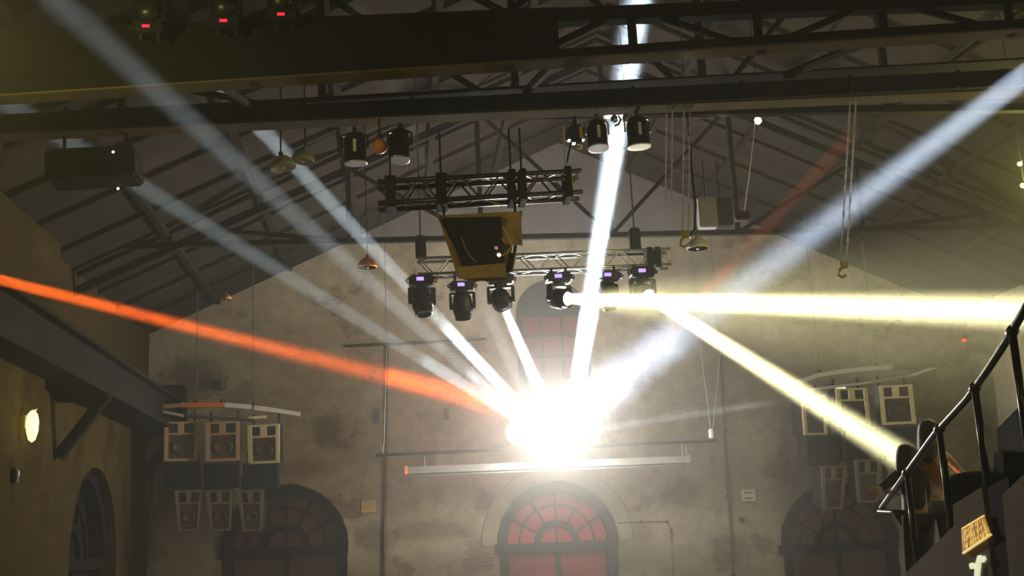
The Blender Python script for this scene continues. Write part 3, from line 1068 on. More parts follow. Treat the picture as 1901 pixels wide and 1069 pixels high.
# hanging plywood crate with projector
Yc = 12.9
q_ = lambda x, y, dy=0.0: P(x, y, Yc + dy)
t = thing('projector_crate', 'tapered plywood crate with black projector hung under the short truss', 'crate', q_(890, 395))
MB().hexa([q_(812, 400, 0), q_(966, 392, 0), q_(938, 520, 0.15), q_(882, 522, 0.15)],
          [q_(815, 400, 0.06), q_(963, 392, 0.06), q_(936, 519, 0.2), q_(884, 521, 0.2)]).build('back_board', 'plywood', t)
MB().hexa([q_(812, 398, -0.3), q_(812, 404, -0.3), q_(882, 524, 0.10), q_(850, 516, 0.10)],
          [q_(818, 398, 0.05), q_(818, 404, 0.05), q_(886, 524, 0.18), q_(856, 516, 0.18)]).build('side_board', 'plywood', t)
MB().hexa([q_(905, 396, -0.25), q_(967, 392, -0.25), q_(970, 456, -0.22), q_(935, 452, -0.22)],
          [q_(905, 396, -0.22), q_(967, 392, -0.22), q_(970, 456, -0.19), q_(935, 452, -0.19)]).build('front_flap', 'plywood', t)
b = MB().hexa([q_(824, 404, -0.32), q_(930, 402, -0.32), q_(938, 492, -0.1), q_(858, 496, -0.1)],
              [q_(828, 404, -0.02), q_(926, 402, -0.02), q_(934, 488, 0.1), q_(862, 492, 0.1)]).build('projector', 'black', t)
MB().hexa([q_(846, 496, -0.12), q_(938, 488, -0.12), q_(940, 514, -0.08), q_(852, 518, -0.08)],
          [q_(846, 496, 0.1), q_(938, 488, 0.1), q_(940, 514, 0.12), q_(852, 518, 0.12)]).build('bottom_board', 'plywood', t)
MB().lathe([(0.055, 0), (0.06, 0.03), (0.05, 0.08), (0.035, 0.09), (0.03, 0.06)], q_(924, 459, -0.16), (0.1, -1, -0.4)).build('lens', 'lens_dark', b, True)
MB().lathe([(0.001, 0.0), (0.022, -0.005), (0.022, 0.02), (0.001, 0.03)], q_(926, 473, -0.2), (0.1, -1, -0.4)).build('lit_lens', 'glow_pink', b, True)
MB().lathe([(0.001, 0.0), (0.020, -0.005), (0.020, 0.02), (0.001, 0.03)], q_(921, 460, -0.28), (0.1, -1, -0.4)).build('lit_lens', 'glow_rose', b, True)
MB().path([q_(933, 420, -0.34), q_(944, 440, -0.34), q_(950, 455, -0.3), q_(944, 467, -0.26), q_(932, 474, -0.22)], 0.008, 6).build('yellow_cable', 'yellow_cable', t)
MB().path([q_(856, 440, -0.3), q_(864, 460, -0.28), q_(872, 475, -0.26), q_(884, 486, -0.22)], 0.006, 6).build('cable', 'plywood', t)
for px, py in ((824, 402), (956, 394)):
    MB().tube(q_(px, py, 0.02), q_(px, py - 22, 0.0), 0.015, 6).build('hanger', 'steel', t)
MB().tube(q_(968, 392, -0.05), q_(949, 505, 0.05), 0.02, 6).build('stay', 'black', t)
MB().tube(q_(950, 470, 0.0), q_(944, 505, 0.1), 0.03, 6).build('stay', 'black', t)


# ---------------------------------------------------------------- small hanging lamps, hooks and cables
def pendant(label, px, py, Y, w, mat='shade', top=None, ztop=1.2, tilt=(0, 0, 1)):
    c = P(px, py, Y)
    t = thing('pendant_lamp', label, 'pendant lamp', c, 'old pendant lamps under the roof')
    r = w / 2
    MB().lathe([(r, 0), (r * 0.97, r * 0.25), (r * 0.8, r * 0.62), (r * 0.5, r * 0.9), (r * 0.2, r * 1.02), (r * 0.18, r * 1.3), (0.001, r * 1.35), (0.001, r * 0.95), (r * 0.45, r * 0.84), (r * 0.74, r * 0.58), (r * 0.9, r * 0.2), (r * 0.94, 0)], c, tilt, 24).build('lamp_shade', mat, t, True)
    MB().lathe([(0.001, -r * 0.1), (r * 0.25, r * 0.05), (r * 0.3, r * 0.3), (r * 0.15, r * 0.6), (0.001, r * 0.7)], c, tilt, 12).build('bulb', 'label_white', t, True)
    a = c + V(tilt).normalized() * (r * 1.3)
    zr = EZ + (RZ - EZ) * (1 - abs(a.x - RX) / (RX - XL)) - 0.05
    MB().tube(a, V((a.x, a.y, zr if ztop > 1 else a.z + ztop)), 0.012, 6).build('cord', 'black', t)
    return t


pendant('pale dome lamp half hidden behind the crane girder, right', 1313, 208, 15.6, 0.52, 'shade', ztop=2.0)
pendant('pale dome lamp beside the yellow crane hook', 1296, 462, 20.0, 0.40, 'shade', ztop=2.0)
pendant('small pale lamp shade crossed by a white beam, left one', 526, 312, 16.0, 0.36, 'shade', ztop=2.0, tilt=(-0.15, 0, 1))
pendant('small pale lamp shade crossed by a white beam, right one', 562, 300, 16.2, 0.34, 'shade', ztop=2.0, tilt=(0.15, 0, 1))
pendant('orange-brown lamp shade left of the long truss', 682, 497, 21.0, 0.36, 'brass', ztop=2.0)
c = P(705, 272, 13.0)
t = thing('globe_lamp', 'round orange lamp between two can lamps under the crane', 'lamp', c)
MB().lathe([(0.001, -0.09), (0.045, -0.078), (0.078, -0.045), (0.09, 0), (0.078, 0.045), (0.045, 0.078), (0.03, 0.09)], c, (0, 0, 1), 20).build('globe', 'brass', t, True)
MB().lathe([(0.035, 0.08), (0.04, 0.12), (0.02, 0.15), (0.001, 0.155)], c, (0, 0, 1), 12).build('socket', 'black', t, True)
MB().tube(c + V((0, 0, 0.14)), c + V((0, 0, 0.34)), 0.012, 6).build('stem', 'black', t)
pendant('small brass lamp hanging before the gable wall at left', 420, 556, 24.0, 0.22, 'brass', ztop=3.0)


def bulb_lamp(label, px, py, Y, r, mat='glow_dot', cat='lamp', group='small bright bulbs', cord=True):
    c = P(px, py, Y)
    t = thing('bulb_lamp', label, cat, c, group)
    MB().lathe([(0.001, -r), (r * 0.7, -r * 0.7), (r, 0), (r * 0.7, r * 0.7), (0.001, r)], c, (0.3, 0, 1), 14).build('bulb', mat, t, True)
    MB().lathe([(r * 0.75, r * 0.6), (r * 0.9, r * 0.8), (r * 0.6, r * 1.8), (0.001, r * 2)], c, (0.3, 0, 1), 12).build('socket', 'gunmetal', t, True)
    if cord:
        zr = EZ + (RZ - EZ) * (1 - abs(c.x - RX) / (RX - XL)) - 0.02
        MB().tube(c + V((r * 0.4, 0, r * 1.6)), V((c.x + r * 0.4, c.y, zr)), 0.006, 6).build('cord', 'black', t)
    return t, c


bulb_lamp('bright white bulb on a cable right of the crane chains', 1407, 224, 15.0, 0.055)
bulb_lamp('small white spotlight at the top left above the red displays', 284, 11, 12.2, 0.045)
_, c = bulb_lamp('upper small pale bulb at the right picture edge', 1893, 304, 15.0, 0.035, 'glow_warm')
point('bulb_light', c + V((0.3, -0.1, -0.1)), (1.0, 0.86, 0.22), 190, 0.06)
_, c = bulb_lamp('lower small pale bulb at the right picture edge', 1899, 344, 15.0, 0.04, 'glow_warm')
point('bulb_light', c + V((0.3, -0.1, -0.1)), (1.0, 0.86, 0.22), 190, 0.06)
bulb_lamp('small red warning lamp on the far wall beside the stair rail', 1790, 631, BY - 0.08, 0.06, 'glow_red', cord=False)

o = MB().path([P(1403, 200, 15.0), P(1398, 260, 15.0), P(1390, 330, 15.0), P(1380, 400, 15.0)], 0.008, 6).build('hanging_cable', 'chain', None, loc=P(1403, 200, 15.0))
tag(o, 'thin pale cable hanging from the crane by the white bulb', 'cable')
o = MB().box(P(1376, 402, 15.0), (0.2, 0.15, 0.12), bev=0.02).build('junction_box', 'horn', None, loc=P(1376, 402, 15.0))
tag(o, 'small reddish junction box at the end of the thin cable', 'box')


def chain_set(label, px0, y0, px1, y1, Y, hook=True, n=2, mat='chain'):
    c = P(px0, y0, Y)
    t = thing('crane_hook', label, 'crane hook', c, 'hooks and chains hanging from the crane')
    b = P(px1, y1, Y)
    for k in range(n):
        off = V((-0.035 + 0.07 * k, 0, 0))
        # links as short alternating lozenges
        mb = MB()
        m = 26
        for i in range(m):
            a0 = c + (b - c) * (i / m) + off
            a1 = c + (b - c) * ((i + 0.92) / m) + off
            mb.box((a0 + a1) / 2, (0.022, 0.010, (a1 - a0).length) if i % 2 else (0.010, 0.022, (a1 - a0).length), rotmat(a0 - a1))
        mb.build('chain', mat, t)
    if hook:
        MB().box(b + V((0, 0, -0.02)), (0.09, 0.07, 0.09), bev=0.015).build('hook_block', 'yellow', t)
        MB().path([b + V((-0.02, 0, -0.05)), b + V((-0.06, 0, -0.09)), b + V((-0.075, 0, -0.14)), b + V((-0.03, 0, -0.17)), b + V((0.01, 0, -0.14))], 0.016, 8).build('hook', 'yellow', t)
    return t


chain_set('yellow hook block on two chains below the crane girder', 1275, 200, 1273, 432, 12.9)
chain_set('pair of bare chains left of the yellow hook block', 1243, 200, 1241, 372, 12.9, hook=False)
chain_set('far small yellow hook on two thin cables, right side', 1584, 184, 1566, 488, 12.75)
o = MB().path([P(1277, 210, 12.95), P(1283, 300, 12.95), P(1291, 380, 12.95), P(1290, 425, 12.95), P(1280, 440, 12.95)], 0.018, 6).build('control_cable', 'black', None, loc=P(1277, 210, 12.95))
tag(o, 'black control cable looping beside the yellow crane hook', 'cable')
# blocks hanging at the roof truss
for lab, px, py, w, h in (('dark square box hanging on the roof truss bottom chord', 1338, 395, 0.42, 0.55), ('pale grey panel beside the crane hook chains', 1312, 396, 0.36, 0.6)):
    c = P(px, py, 21.7 if w > 0.4 else 21.5)
    t = thing('hanging_box', lab, 'box', c)
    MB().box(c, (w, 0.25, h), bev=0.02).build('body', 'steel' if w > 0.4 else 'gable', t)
    MB().tube(c + V((0, 0, h / 2)), c + V((0, 0, h / 2 + 0.8)), 0.015, 6).build('hanger', 'steel', t)


# ---------------------------------------------------------------- speakers
def speaker(label, quad_c, Y, wpx, hpx, yaw=0.0, tilt=0.0, taper=1.0, fmat='cream', group=None, dark=False, depth=0.55):
    """horn-loaded cabinet: black body, painted front frame, two upper ports, large mouth with horn"""
    c = P(*quad_c, Y)
    k = FPX / (c - EYE).dot(FW)
    w, h = wpx / k, hpx / k
    t = thing('speaker_cabinet', label, 'speaker', c, group)
    rot = Matrix.Rotation(yaw, 3, 'Z') @ Matrix.Rotation(tilt, 3, 'X')
    Lp = lambda x, y, z: c + rot @ V((x * (1 + (taper - 1) * (0.5 - z / h)), y, z))
    x0, z0 = w / 2, h / 2
    q = lambda y, sx=1.0: [Lp(-x0 * sx, y, -z0), Lp(x0 * sx, y, -z0), Lp(x0 * sx, y, z0), Lp(-x0 * sx, y, z0)]
    MB().hexa(q(0.06), q(depth, 0.86)).build('cabinet', 'cab', t)
    for s_ in (-1, 1):
        MB().box(Lp(s_ * x0 * 0.8, 0.3, z0 + 0.09), (0.05, 0.05, 0.32), rot).build('link_strap', 'gunmetal', t)
    if dark:
        g = MB().hexa([Lp(-x0 * 0.94, 0.035, -z0 * 0.92), Lp(x0 * 0.94, 0.035, -z0 * 0.92), Lp(x0 * 0.94, 0.035, z0 * 0.92), Lp(-x0 * 0.94, 0.035, z0 * 0.92)],
                      [Lp(-x0 * 0.94, 0.06, -z0 * 0.92), Lp(x0 * 0.94, 0.06, -z0 * 0.92), Lp(x0 * 0.94, 0.06, z0 * 0.92), Lp(-x0 * 0.94, 0.06, z0 * 0.92)]).build('grille', 'black_cloth', t)
        return t
    fr = 0.10 * w
    zt = z0 - 0.30 * h      # rail between ports and mouth

    def bar(ax, az, bx, bz, nm='frame_bar', mat=None, y0=0.0, y1=0.06):
        return MB().hexa([Lp(ax, y0, az), Lp(bx, y0, az), Lp(bx, y0, bz), Lp(ax, y0, bz)],
                         [Lp(ax, y1, az), Lp(bx, y1, az), Lp(bx, y1, bz), Lp(ax, y1, bz)]).build(nm, mat or fmat, t)
    bar(-x0, -z0, -x0 + fr * 1.3, z0)
    bar(x0 - fr * 1.1, -z0, x0, z0)
    bar(-x0 + fr * 1.3, z0 - fr * 0.6, x0 - fr * 1.1, z0)
    bar(-x0 + fr * 1.3, -z0, x0 - fr * 1.1, -z0 + fr * 0.8)
    bar(-x0 + fr * 1.3, zt - fr * 0.45, x0 - fr * 1.1, zt + fr * 0.15)
    bar(-fr * 1.0, zt + fr * 0.15, fr * 0.9, z0 - fr * 0.6)
    for s in (-1, 1):
        bar(s * x0 * 0.5 - x0 * 0.26, zt + fr * 0.2, s * x0 * 0.5 + x0 * 0.26, z0 - fr * 0.65, 'port', 'black', 0.045, 0.06)
    bar(-x0 + fr * 1.3, -z0 + fr * 0.8, x0 - fr * 1.1, zt - fr * 0.45, 'mouth_panel', 'horn', 0.045, 0.06)
    zc = (-z0 + zt) / 2
    mb = MB()
    n = 20
    vs, fs = [], []
    prof = [(0.30, 0.045), (0.30, 0.012), (0.26, 0.0), (0.20, 0.02), (0.10, 0.035), (0.02, 0.038)]
    for rr, y in prof:
        for i in range(n):
            a = 2 * math.pi * i / n
            vs.append(Lp(rr * w * math.cos(a), y, zc + rr * 0.72 * w * math.sin(a)))
    for j in range(len(prof) - 1):
        for i in range(n):
            fs.append((j * n + i, j * n + (i + 1) % n, (j + 1) * n + (i + 1) % n, (j + 1) * n + i))
    fs.append(tuple(range((len(prof) - 1) * n, len(prof) * n)))
    mb.add(vs, fs)
    mb.build('horn', 'horn', t, True)
    return t


SY = 26.7
gl, gr = 'speakers of the left cluster', 'speakers of the right cluster'
speaker('brown-framed horn speaker, outermost left in the left cluster', (336, 819), SY, 60, 73, R(10), R(3), fmat='brown_paint', group=gl)
speaker('brown-framed horn speaker in the middle of the left cluster', (413, 819), SY - 0.1, 62, 73, 0, R(3), fmat='brown_paint', group=gl)
speaker('bright cream-framed horn speaker, right one of the left cluster', (489, 824), SY, 60, 72, R(-8), R(3), 0.96, 'cream', gl)
for lab, x, yw in (('plain black bass cabinet at left in the left cluster', 338, 8), ('plain black bass cabinet in the middle of the left cluster', 411, 0), ('plain black bass cabinet at right in the left cluster', 482, -6)):
    speaker(lab, (x, 883), SY, 66, 48, R(yw), R(4), dark=True, group=gl)
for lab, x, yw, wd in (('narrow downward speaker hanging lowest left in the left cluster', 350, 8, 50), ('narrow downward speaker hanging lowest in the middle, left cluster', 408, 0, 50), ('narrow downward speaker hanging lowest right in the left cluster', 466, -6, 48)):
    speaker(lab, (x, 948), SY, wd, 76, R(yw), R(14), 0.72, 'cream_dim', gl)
speaker('cream-framed horn speaker behind the yellow beam, right cluster', (1513, 770), SY, 50, 74, R(14), R(3), fmat='cream', group=gr)
speaker('cream-framed horn speaker in the middle of the right cluster', (1584, 756), SY - 0.1, 62, 72, R(6), R(3), 1.06, 'cream', gr)
speaker('cream-framed horn speaker, outermost right in the right cluster', (1666, 751), SY, 63, 73, R(-4), R(3), 1.02, 'cream', gr)
for lab, x, y, yw in (('plain black bass cabinet at left in the right cluster', 1530, 836, 12), ('plain black bass cabinet in the middle of the right cluster', 1602, 826, 6), ('plain black bass cabinet at right in the right cluster', 1672, 820, -4)):
    speaker(lab, (x, y), SY, 68, 58, R(yw), R(4), dark=True, group=gr)
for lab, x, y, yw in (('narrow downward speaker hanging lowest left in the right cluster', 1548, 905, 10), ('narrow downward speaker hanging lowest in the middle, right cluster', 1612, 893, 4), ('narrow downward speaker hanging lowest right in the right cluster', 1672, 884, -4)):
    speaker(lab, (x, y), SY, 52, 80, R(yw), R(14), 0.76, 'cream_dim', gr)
# small bright fitting on the right speaker of the left cluster
o = MB().box(P(477, 775, SY), (0.42, 0.12, 0.07), Matrix.Rotation(R(-3), 3, 'Y'), 0.015).build('rigging_plate', 'cream', None, loc=P(477, 775, SY))
tag(o, 'cream rigging plate on top of the brightest left speaker', 'plate')


def rig_frame(label, segs, Y, hangers, back=0.45):
    t = thing('speaker_rigging_frame', label, 'rigging frame', P(*segs[0][0], Y), 'frames above the speaker clusters')
    for (a, b, mat, thick) in segs:
        p0, p1 = P(*a, Y), P(*b, Y)
        m = rotmat(p1 - p0)
        L_ = (p1 - p0).length
        d = (p1 - p0).normalized()
        side = V((0, 1, 0))
        upv = d.cross(side).normalized()
        hh = thick / 88.0 / 2
        dd = 0.06
        q = lambda p: [p + upv * hh - side * dd, p - upv * hh - side * dd, p - upv * hh + side * dd, p + upv * hh + side * dd]
        MB().hexa(q(p0), q(p1)).build('bar', mat, t)
    for px, py, l in hangers:
        a = P(px, py, Y)
        MB().tube(a, V((a.x, a.y, roof_z(a.x))) if l > 1 else a + V((0, 0, l)), 0.012, 6).build('hanger', 'pipe', t)
        MB().lathe([(0.001, -0.05), (0.04, -0.02), (0.04, 0.03), (0.001, 0.06)], a + V((0, 0, 0.06)), (0, 0, 1), 10).build('shackle', 'gunmetal', t, True)
    return t


rig_frame('arched rigging frame, part orange and part white, above left speakers',
          [((268, 758), (338, 752), 'brown_paint', 7), ((338, 752), (418, 752), 'orange_tint', 9), ((418, 752), (468, 756), 'white_paint', 9),  # one bar coloured orange over its whole length
           ((472, 757), (512, 762), 'white_paint', 9), ((512, 762), (557, 769), 'white_paint', 8), ((285, 761), (342, 772), 'grey_paint', 5), ((342, 772), (470, 780), 'horn', 5)],
          SY - 0.1, [(364, 751, 2.2), (412, 750, 0.55), (470, 755, 2.2)])
rig_frame('arched grey-green rigging frame above the right speakers',
          [((1470, 714), (1517, 697), 'grey_paint', 9), ((1517, 697), (1576, 688), 'grey_paint', 9), ((1576, 688), (1656, 681), 'grey_paint', 9), ((1656, 681), (1738, 679), 'cream_dim', 9),
           ((1738, 681), (1690, 697), 'white_paint', 6), ((1690, 697), (1615, 710), 'alu', 5), ((1615, 710), (1500, 724), 'grey_paint', 5)],
          SY - 0.1, [(1522, 695, 2.4), (1627, 683, 2.4)])

# ---------------------------------------------------------------- bar, projection screen casing and the blinding lamps
BARY = 25.1
ba, bb = P(697, 845, BARY), P(1331, 818, BARY)
t = thing('lighting_bar', 'thin dark pipe hung on cables across the back wall', 'pipe', ba)
MB().tube(ba, bb, 0.035, 10).build('pipe', 'pipe', t, True)
for (a, b) in (((712, 842), (718, 640)), ((1322, 815), (1300, 640)), ((1322, 815), (1337, 660))):
    p0, p1 = P(*a, BARY), P(*b, BARY)
    MB().tube(p0, p1, 0.010, 6).build('cable', 'pipe', t)
    MB().tube(p1, V((p1.x, p1.y, roof_z(p1.x))), 0.008, 6).build('cable', 'pipe', t)
for px, py in ((708, 832), (1320, 805)):
    MB().box(P(px, py, BARY), (0.09, 0.09, 0.2), bev=0.02).build('shackle', 'pipe' if px < 800 else 'chain', t)
MB().box(P(1274, 835, BARY), (0.05, 0.05, 0.22)).build('drop_arm', 'pipe', t)
sa, sb = P(756, 876, BARY), P(1276, 855, BARY)
t = thing('projection_screen', 'long pale rolled-up projection screen casing below the pipe', 'screen', sa)
wy = V((0, 0.09, 0))
MB().hexa([sa - wy + V((0, 0, -0.045)), sb - wy + V((0, 0, -0.045)), sb + wy + V((0, 0, -0.045)), sa + wy + V((0, 0, -0.045))],
          [sa - wy + V((0, 0, 0.10)), sb - wy + V((0, 0, 0.10)), sb + wy + V((0, 0, 0.10)), sa + wy + V((0, 0, 0.10))]).build('casing', 'screen_case', t)
s2 = V((0.2, 0, 0))
MB().hexa([sa + s2 - wy * 0.7 + V((0, 0, -0.1)), sb - s2 - wy * 0.7 + V((0, 0, -0.1)), sb - s2 + wy * 0.7 + V((0, 0, -0.1)), sa + s2 + wy * 0.7 + V((0, 0, -0.1))],
          [sa + s2 - wy * 0.7 + V((0, 0, -0.045)), sb - s2 - wy * 0.7 + V((0, 0, -0.045)), sb - s2 + wy * 0.7 + V((0, 0, -0.045)), sa + s2 + wy * 0.7 + V((0, 0, -0.045))]).build('weight_bar', 'pipe', t)
MB().box(sa + V((-0.02, 0, 0.03)), (0.06, 0.2, 0.17)).build('end_cap', 'orange_tint', t)  # orange light of the beam put into the end cap's colour
MB().box(sb + V((0.02, 0, 0.03)), (0.06, 0.2, 0.17)).build('end_cap', 'screen_case', t)
for q in (0.06, 0.5, 0.985):
    a = sa + (sb - sa) * q
    zb = ba.z + (bb.z - ba.z) * (a.x - ba.x) / (bb.x - ba.x)
    MB().tube(a + V((0, 0, 0.08)), V((a.x, a.y, zb)), 0.015, 6).build('hanger', 'pipe', t)

# cluster of blinding lamps facing the hall
fc = P(1028, 792, FL)
t = thing('blinder_lamp_cluster', 'cluster of blinding white lamps hung before the arched window', 'stage light', fc)
MB().box(fc + V((0, 0.22, -0.02)), (1.55, 0.08, 0.10), bev=0.02).build('cross_bar', 'gunmetal', t)
for k in range(7):
    c = fc + V((-0.75 + 0.25 * k, 0.0, (0.14 if k % 2 else -0.10) + 0.02 * math.sin(k)))
    b = MB().lathe([(0.12, 0.24), (0.19, 0.16), (0.255, 0.03), (0.26, 0.0), (0.245, 0.01), (0.18, 0.08), (0.001, 0.1)], c, (0, 1, 0), 20).build('reflector', 'alu', t, True)
    MB().lathe([(0.001, 0.0), (0.24, 0.01), (0.24, 0.03), (0.001, 0.03)], c, (0, 1, 0), 20).build('lens', 'glow_flare', b, True)
MB().tube(fc + V((-0.5, 0.22, 0)), fc + V((-0.5, 0.5, -0.43)), 0.02, 6).build('arm', 'gunmetal', t)
MB().tube(fc + V((0.5, 0.22, 0)), fc + V((0.5, 0.5, -0.40)), 0.02, 6).build('arm', 'gunmetal', t)
point('blinder_light', fc + V((0, -0.25, 0.0)), (1.0, 0.94, 0.84), 2850, 0.3)

# ---------------------------------------------------------------- things on the walls
c = PX(60, 790, XL + 0.5)
t = thing('wall_lamp', 'glowing oval yellow wall lamp on the left pilaster', 'wall lamp', c)
MB().lathe([(0.001, -0.25), (0.05, -0.21), (0.085, -0.08), (0.09, 0.06), (0.07, 0.17), (0.03, 0.22), (0.001, 0.23)], c, (0, 0, 1), 18).build('glass_shade', 'glow_warm', t, True)
MB().path([c + V((0, 0, 0.22)), c + V((0.0, 0.15, 0.26)), c + V((-0.1, 0.2, 0.2)), c + V((-0.15, 0.2, 0.1))], 0.02, 8).build('bracket', 'chain', t, True)
MB().box(c + V((-0.145, 0.2, 0.08)), (0.03, 0.14, 0.2), bev=0.01).build('wall_plate', 'chain', t)
point('wall_lamp_light', c + V((0.22, 0, 0.0)), (1.0, 0.80, 0.24), 9, 0.1)
c = P(-150, 60, 8.6)  # lamp added out of view to tint the haze yellow at upper left
t = thing('pendant_lamp', 'added yellow oval lamp out of view, tinting the haze at upper left', 'pendant lamp', c, 'old pendant lamps under the roof')
MB().lathe([(0.001, -0.25), (0.05, -0.21), (0.085, -0.08), (0.09, 0.06), (0.07, 0.17), (0.03, 0.22), (0.001, 0.23)], c, (0, 0, 1), 18).build('glass_shade', 'glow_warm', t, True)
MB().tube(c + V((0, 0, 0.2)), V((c.x, c.y, roof_z(c.x))), 0.012, 6).build('cord', 'black', t)
point('haze_tint_light', c + V((0.22, 0, -0.1)), (1.0, 0.86, 0.26), 150, 0.1)

c = PX(27, 883, XL + 0.38)
t = thing('switch_box', 'small dark switch box low on the left pilaster', 'switch', c)
MB().box(c, (0.1, 0.14, 0.2), bev=0.015).build('body', 'black', t)
MB().box(c + V((0.052, 0.0, 0.03)), (0.02, 0.05, 0.07)).build('lever', 'label_white', t)

for lab, px, py, w, h, mm in (('small cream notice plate with orange line beside the left pipe', 684, 940, 26, 22, 'sign_edge'), ('small white notice plate right of the centre door', 1389, 919, 27, 22, 'pipe')):
    c = P(px, py, BY - 0.03)
    t = thing('notice_plate', lab, 'sign', c, 'notice plates on the back wall')
    MB().box(c, (w / 77, 0.03, h / 77), bev=0.006).build('plate', 'label_white' if mm == 'pipe' else 'cream', t)
    if mm == 'pipe':
        for dz in (0.06, -0.08):
            MB().box(c + V((0.0, -0.018, dz)), (w / 77 * 0.6, 0.006, 0.03)).build('marking', 'pipe', t)
    else:
        MB().box(c + V((-0.02, -0.018, -0.06)), (w / 77 * 0.75, 0.006, 0.06)).build('marking', 'yellow', t)

for lab, pts, r in (('dark downpipe running down the back wall left of the screen', [(719, 640), (717, 760), (715, 900), (712, 1069), (711, 1120)], 0.035),
                    ('thin dark conduit running down the wall right of the screen', [(1338, 660), (1345, 800), (1353, 920), (1362, 1069), (1365, 1120)], 0.03),
                    ('short level pipe high on the back wall left of window', [(640, 643), (770, 637), (902, 630)], 0.03),
                    ('corner downpipe where left and back wall meet', [(283, 856), (279, 960), (274, 1069), (272, 1120)], 0.05),
                    ('thin conduit bending down right of the centre door', [(1146, 971), (1190, 968), (1238, 968), (1246, 985), (1250, 1069)], 0.012)):
    pp = [P(x, y, BY - 0.06) for x, y in pts]
    t = thing('wall_pipe', lab, 'pipe', pp[0], 'pipes on the back wall')
    MB().path(pp, r, 8).build('pipe', 'pipe', t, True)
    for q in range(1, len(pp) - 1):
        MB().box(pp[q] + V((0, 0.02, 0)), (r * 3, 0.08, 0.06)).build('pipe_clip', 'gunmetal', t)
for lab, px, py, w, h in (('small dark wall bracket beside the left downpipe', 699, 772, 0.13, 0.34), ('small dark wall bracket left of the glare', 829, 768, 0.11, 0.26), ('small dark fitting above the left speaker frame', 411, 716, 0.18, 0.22), ('small dark box low on the wall right of the conduit', 1377, 965, 0.12, 0.12)):
    c = P(px, py, BY - 0.05)
    t = thing('wall_bracket', lab, 'bracket', c, 'dark fittings on the back wall')
    MB().box(c, (w, 0.1, h), bev=0.015).build('plate', 'pipe', t)
    MB().tube(c, c + V((0, -0.14, 0)), 0.025, 8).build('stud', 'gunmetal', t)

# ---------------------------------------------------------------- stairs at right
RA, RB = P(1637, 943, 12.0), P(1901, 573, 8.0)
rd = RB - RA
hn = V((rd.y, -rd.x, 0)).normalized()      # horizontal normal, away from the hall centre
if hn.x < 0:
    hn = -hn


def PS(px, py, off=0.0):
    """photo position on the upright plane of the stair side"""
    d = ray(px, py)
    return EYE + d * (((RA - EYE).dot(hn) + off) / d.dot(hn))


st = bpy.data.objects.new('staircase', None)
COL.objects.link(st)
st.location = V((RA.x, RA.y, 0))
tag(st, 'dark iron staircase with handrail rising toward the right foreground', 'staircase')
RPX = [(1637, 943), (1692, 866), (1735, 806), (1797, 738), (1838, 680), (1874, 624), (1901, 577), (1960, 475)]
MB().path([PS(*p) for p in RPX], 0.030, 10).build('handrail', 'rail', st, True)
MB().path([RA, RA + V((0.02, 0, -0.05)), PS(1632, 949), PS(1678, 951)], 0.022, 8).build('rail_return', 'rail', st, True)
for px, pbot in ((1684, 1090), (1744, 1004), (1810, 912), (1879, 892)):
    k_ = next(i for i in range(len(RPX) - 1) if RPX[i + 1][0] >= px)
    (xa, ya), (xb, yb) = RPX[k_], RPX[k_ + 1]
    a = PS(px, ya + (yb - ya) * (px - xa) / (xb - xa))
    ln = next((i * 0.01 for i in range(20, 140) if proj(a + V((0, 0, -i * 0.01)))[1] > pbot), 1.05)
    p_ = MB().tube(a, a + V((0, 0, -ln)), 0.030, 10).build('post', 'rail', st, True)
    MB().lathe([(0.03, -0.05), (0.045, -0.03), (0.045, 0.03), (0.03, 0.05)], a, rd, 12).build('collar', 'rail', p_, True)
ns = 11
for k in range(ns):
    q = k / (ns - 1) * 1.25
    a = RA + rd * q + V((0, 0, -1.03))
    sv = rd * (1.25 / (ns - 1))
    sv = V((sv.x, sv.y, 0))
    MB().hexa([a, a + sv, a + sv + hn * 1.5, a + hn * 1.5], [p + V((0, 0, -0.05)) for p in (a, a + sv, a + sv + hn * 1.5, a + hn * 1.5)]).build('tread', 'rail', st)
land = RA + V((0, 0, -1.03))
lv = V((rd.x, rd.y, 0)).normalized()
MB().hexa([land - lv * 1.2, land + lv * 0.5, land + lv * 0.5 + hn * 2.4, land - lv * 1.2 + hn * 2.4],
          [p + V((0, 0, -0.12)) for p in (land - lv * 1.2, land + lv * 0.5, land + lv * 0.5 + hn * 2.4, land - lv * 1.2 + hn * 2.4)]).build('landing', 'rail', st)
tk = -hn * 0.04
MB().prism([PS(1688, 1064), PS(1779, 976), PS(1778, 936), PS(1832, 903), PS(1853, 1069), PS(1858, 1120), PS(1640, 1120)], tk).build('side_panel', 'panel', st)
MB().prism([PS(1870, 919), PS(1901, 889), PS(1950, 845), PS(1960, 1120), PS(1888, 1120)], tk).build('side_panel', 'panel', st)
# dark pillar between the panels
pa, pb = PS(1836, 900, -0.06), PS(1876, 900, -0.06)
MB().prism([PS(1833, 905, -0.03), PS(1872, 884, -0.03), PS(1886, 1120, -0.03), PS(1858, 1120, -0.03)], hn * 0.16).build('pillar', 'black_cloth', st)
# dark stepped casing behind the rail
MB().prism([PS(1850, 797, 0.7), PS(1880, 766, 0.7), PS(1960, 690, 0.7), PS(1960, 960, 0.7), PS(1862, 960, 0.7)], hn * 0.25).build('stair_casing', 'dark_case', st)
MB().prism([PS(1845, 838, 0.6), PS(1862, 838, 0.6), PS(1866, 960, 0.6), PS(1845, 960, 0.6)], hn * 0.25).build('stair_casing', 'dark_case', st)

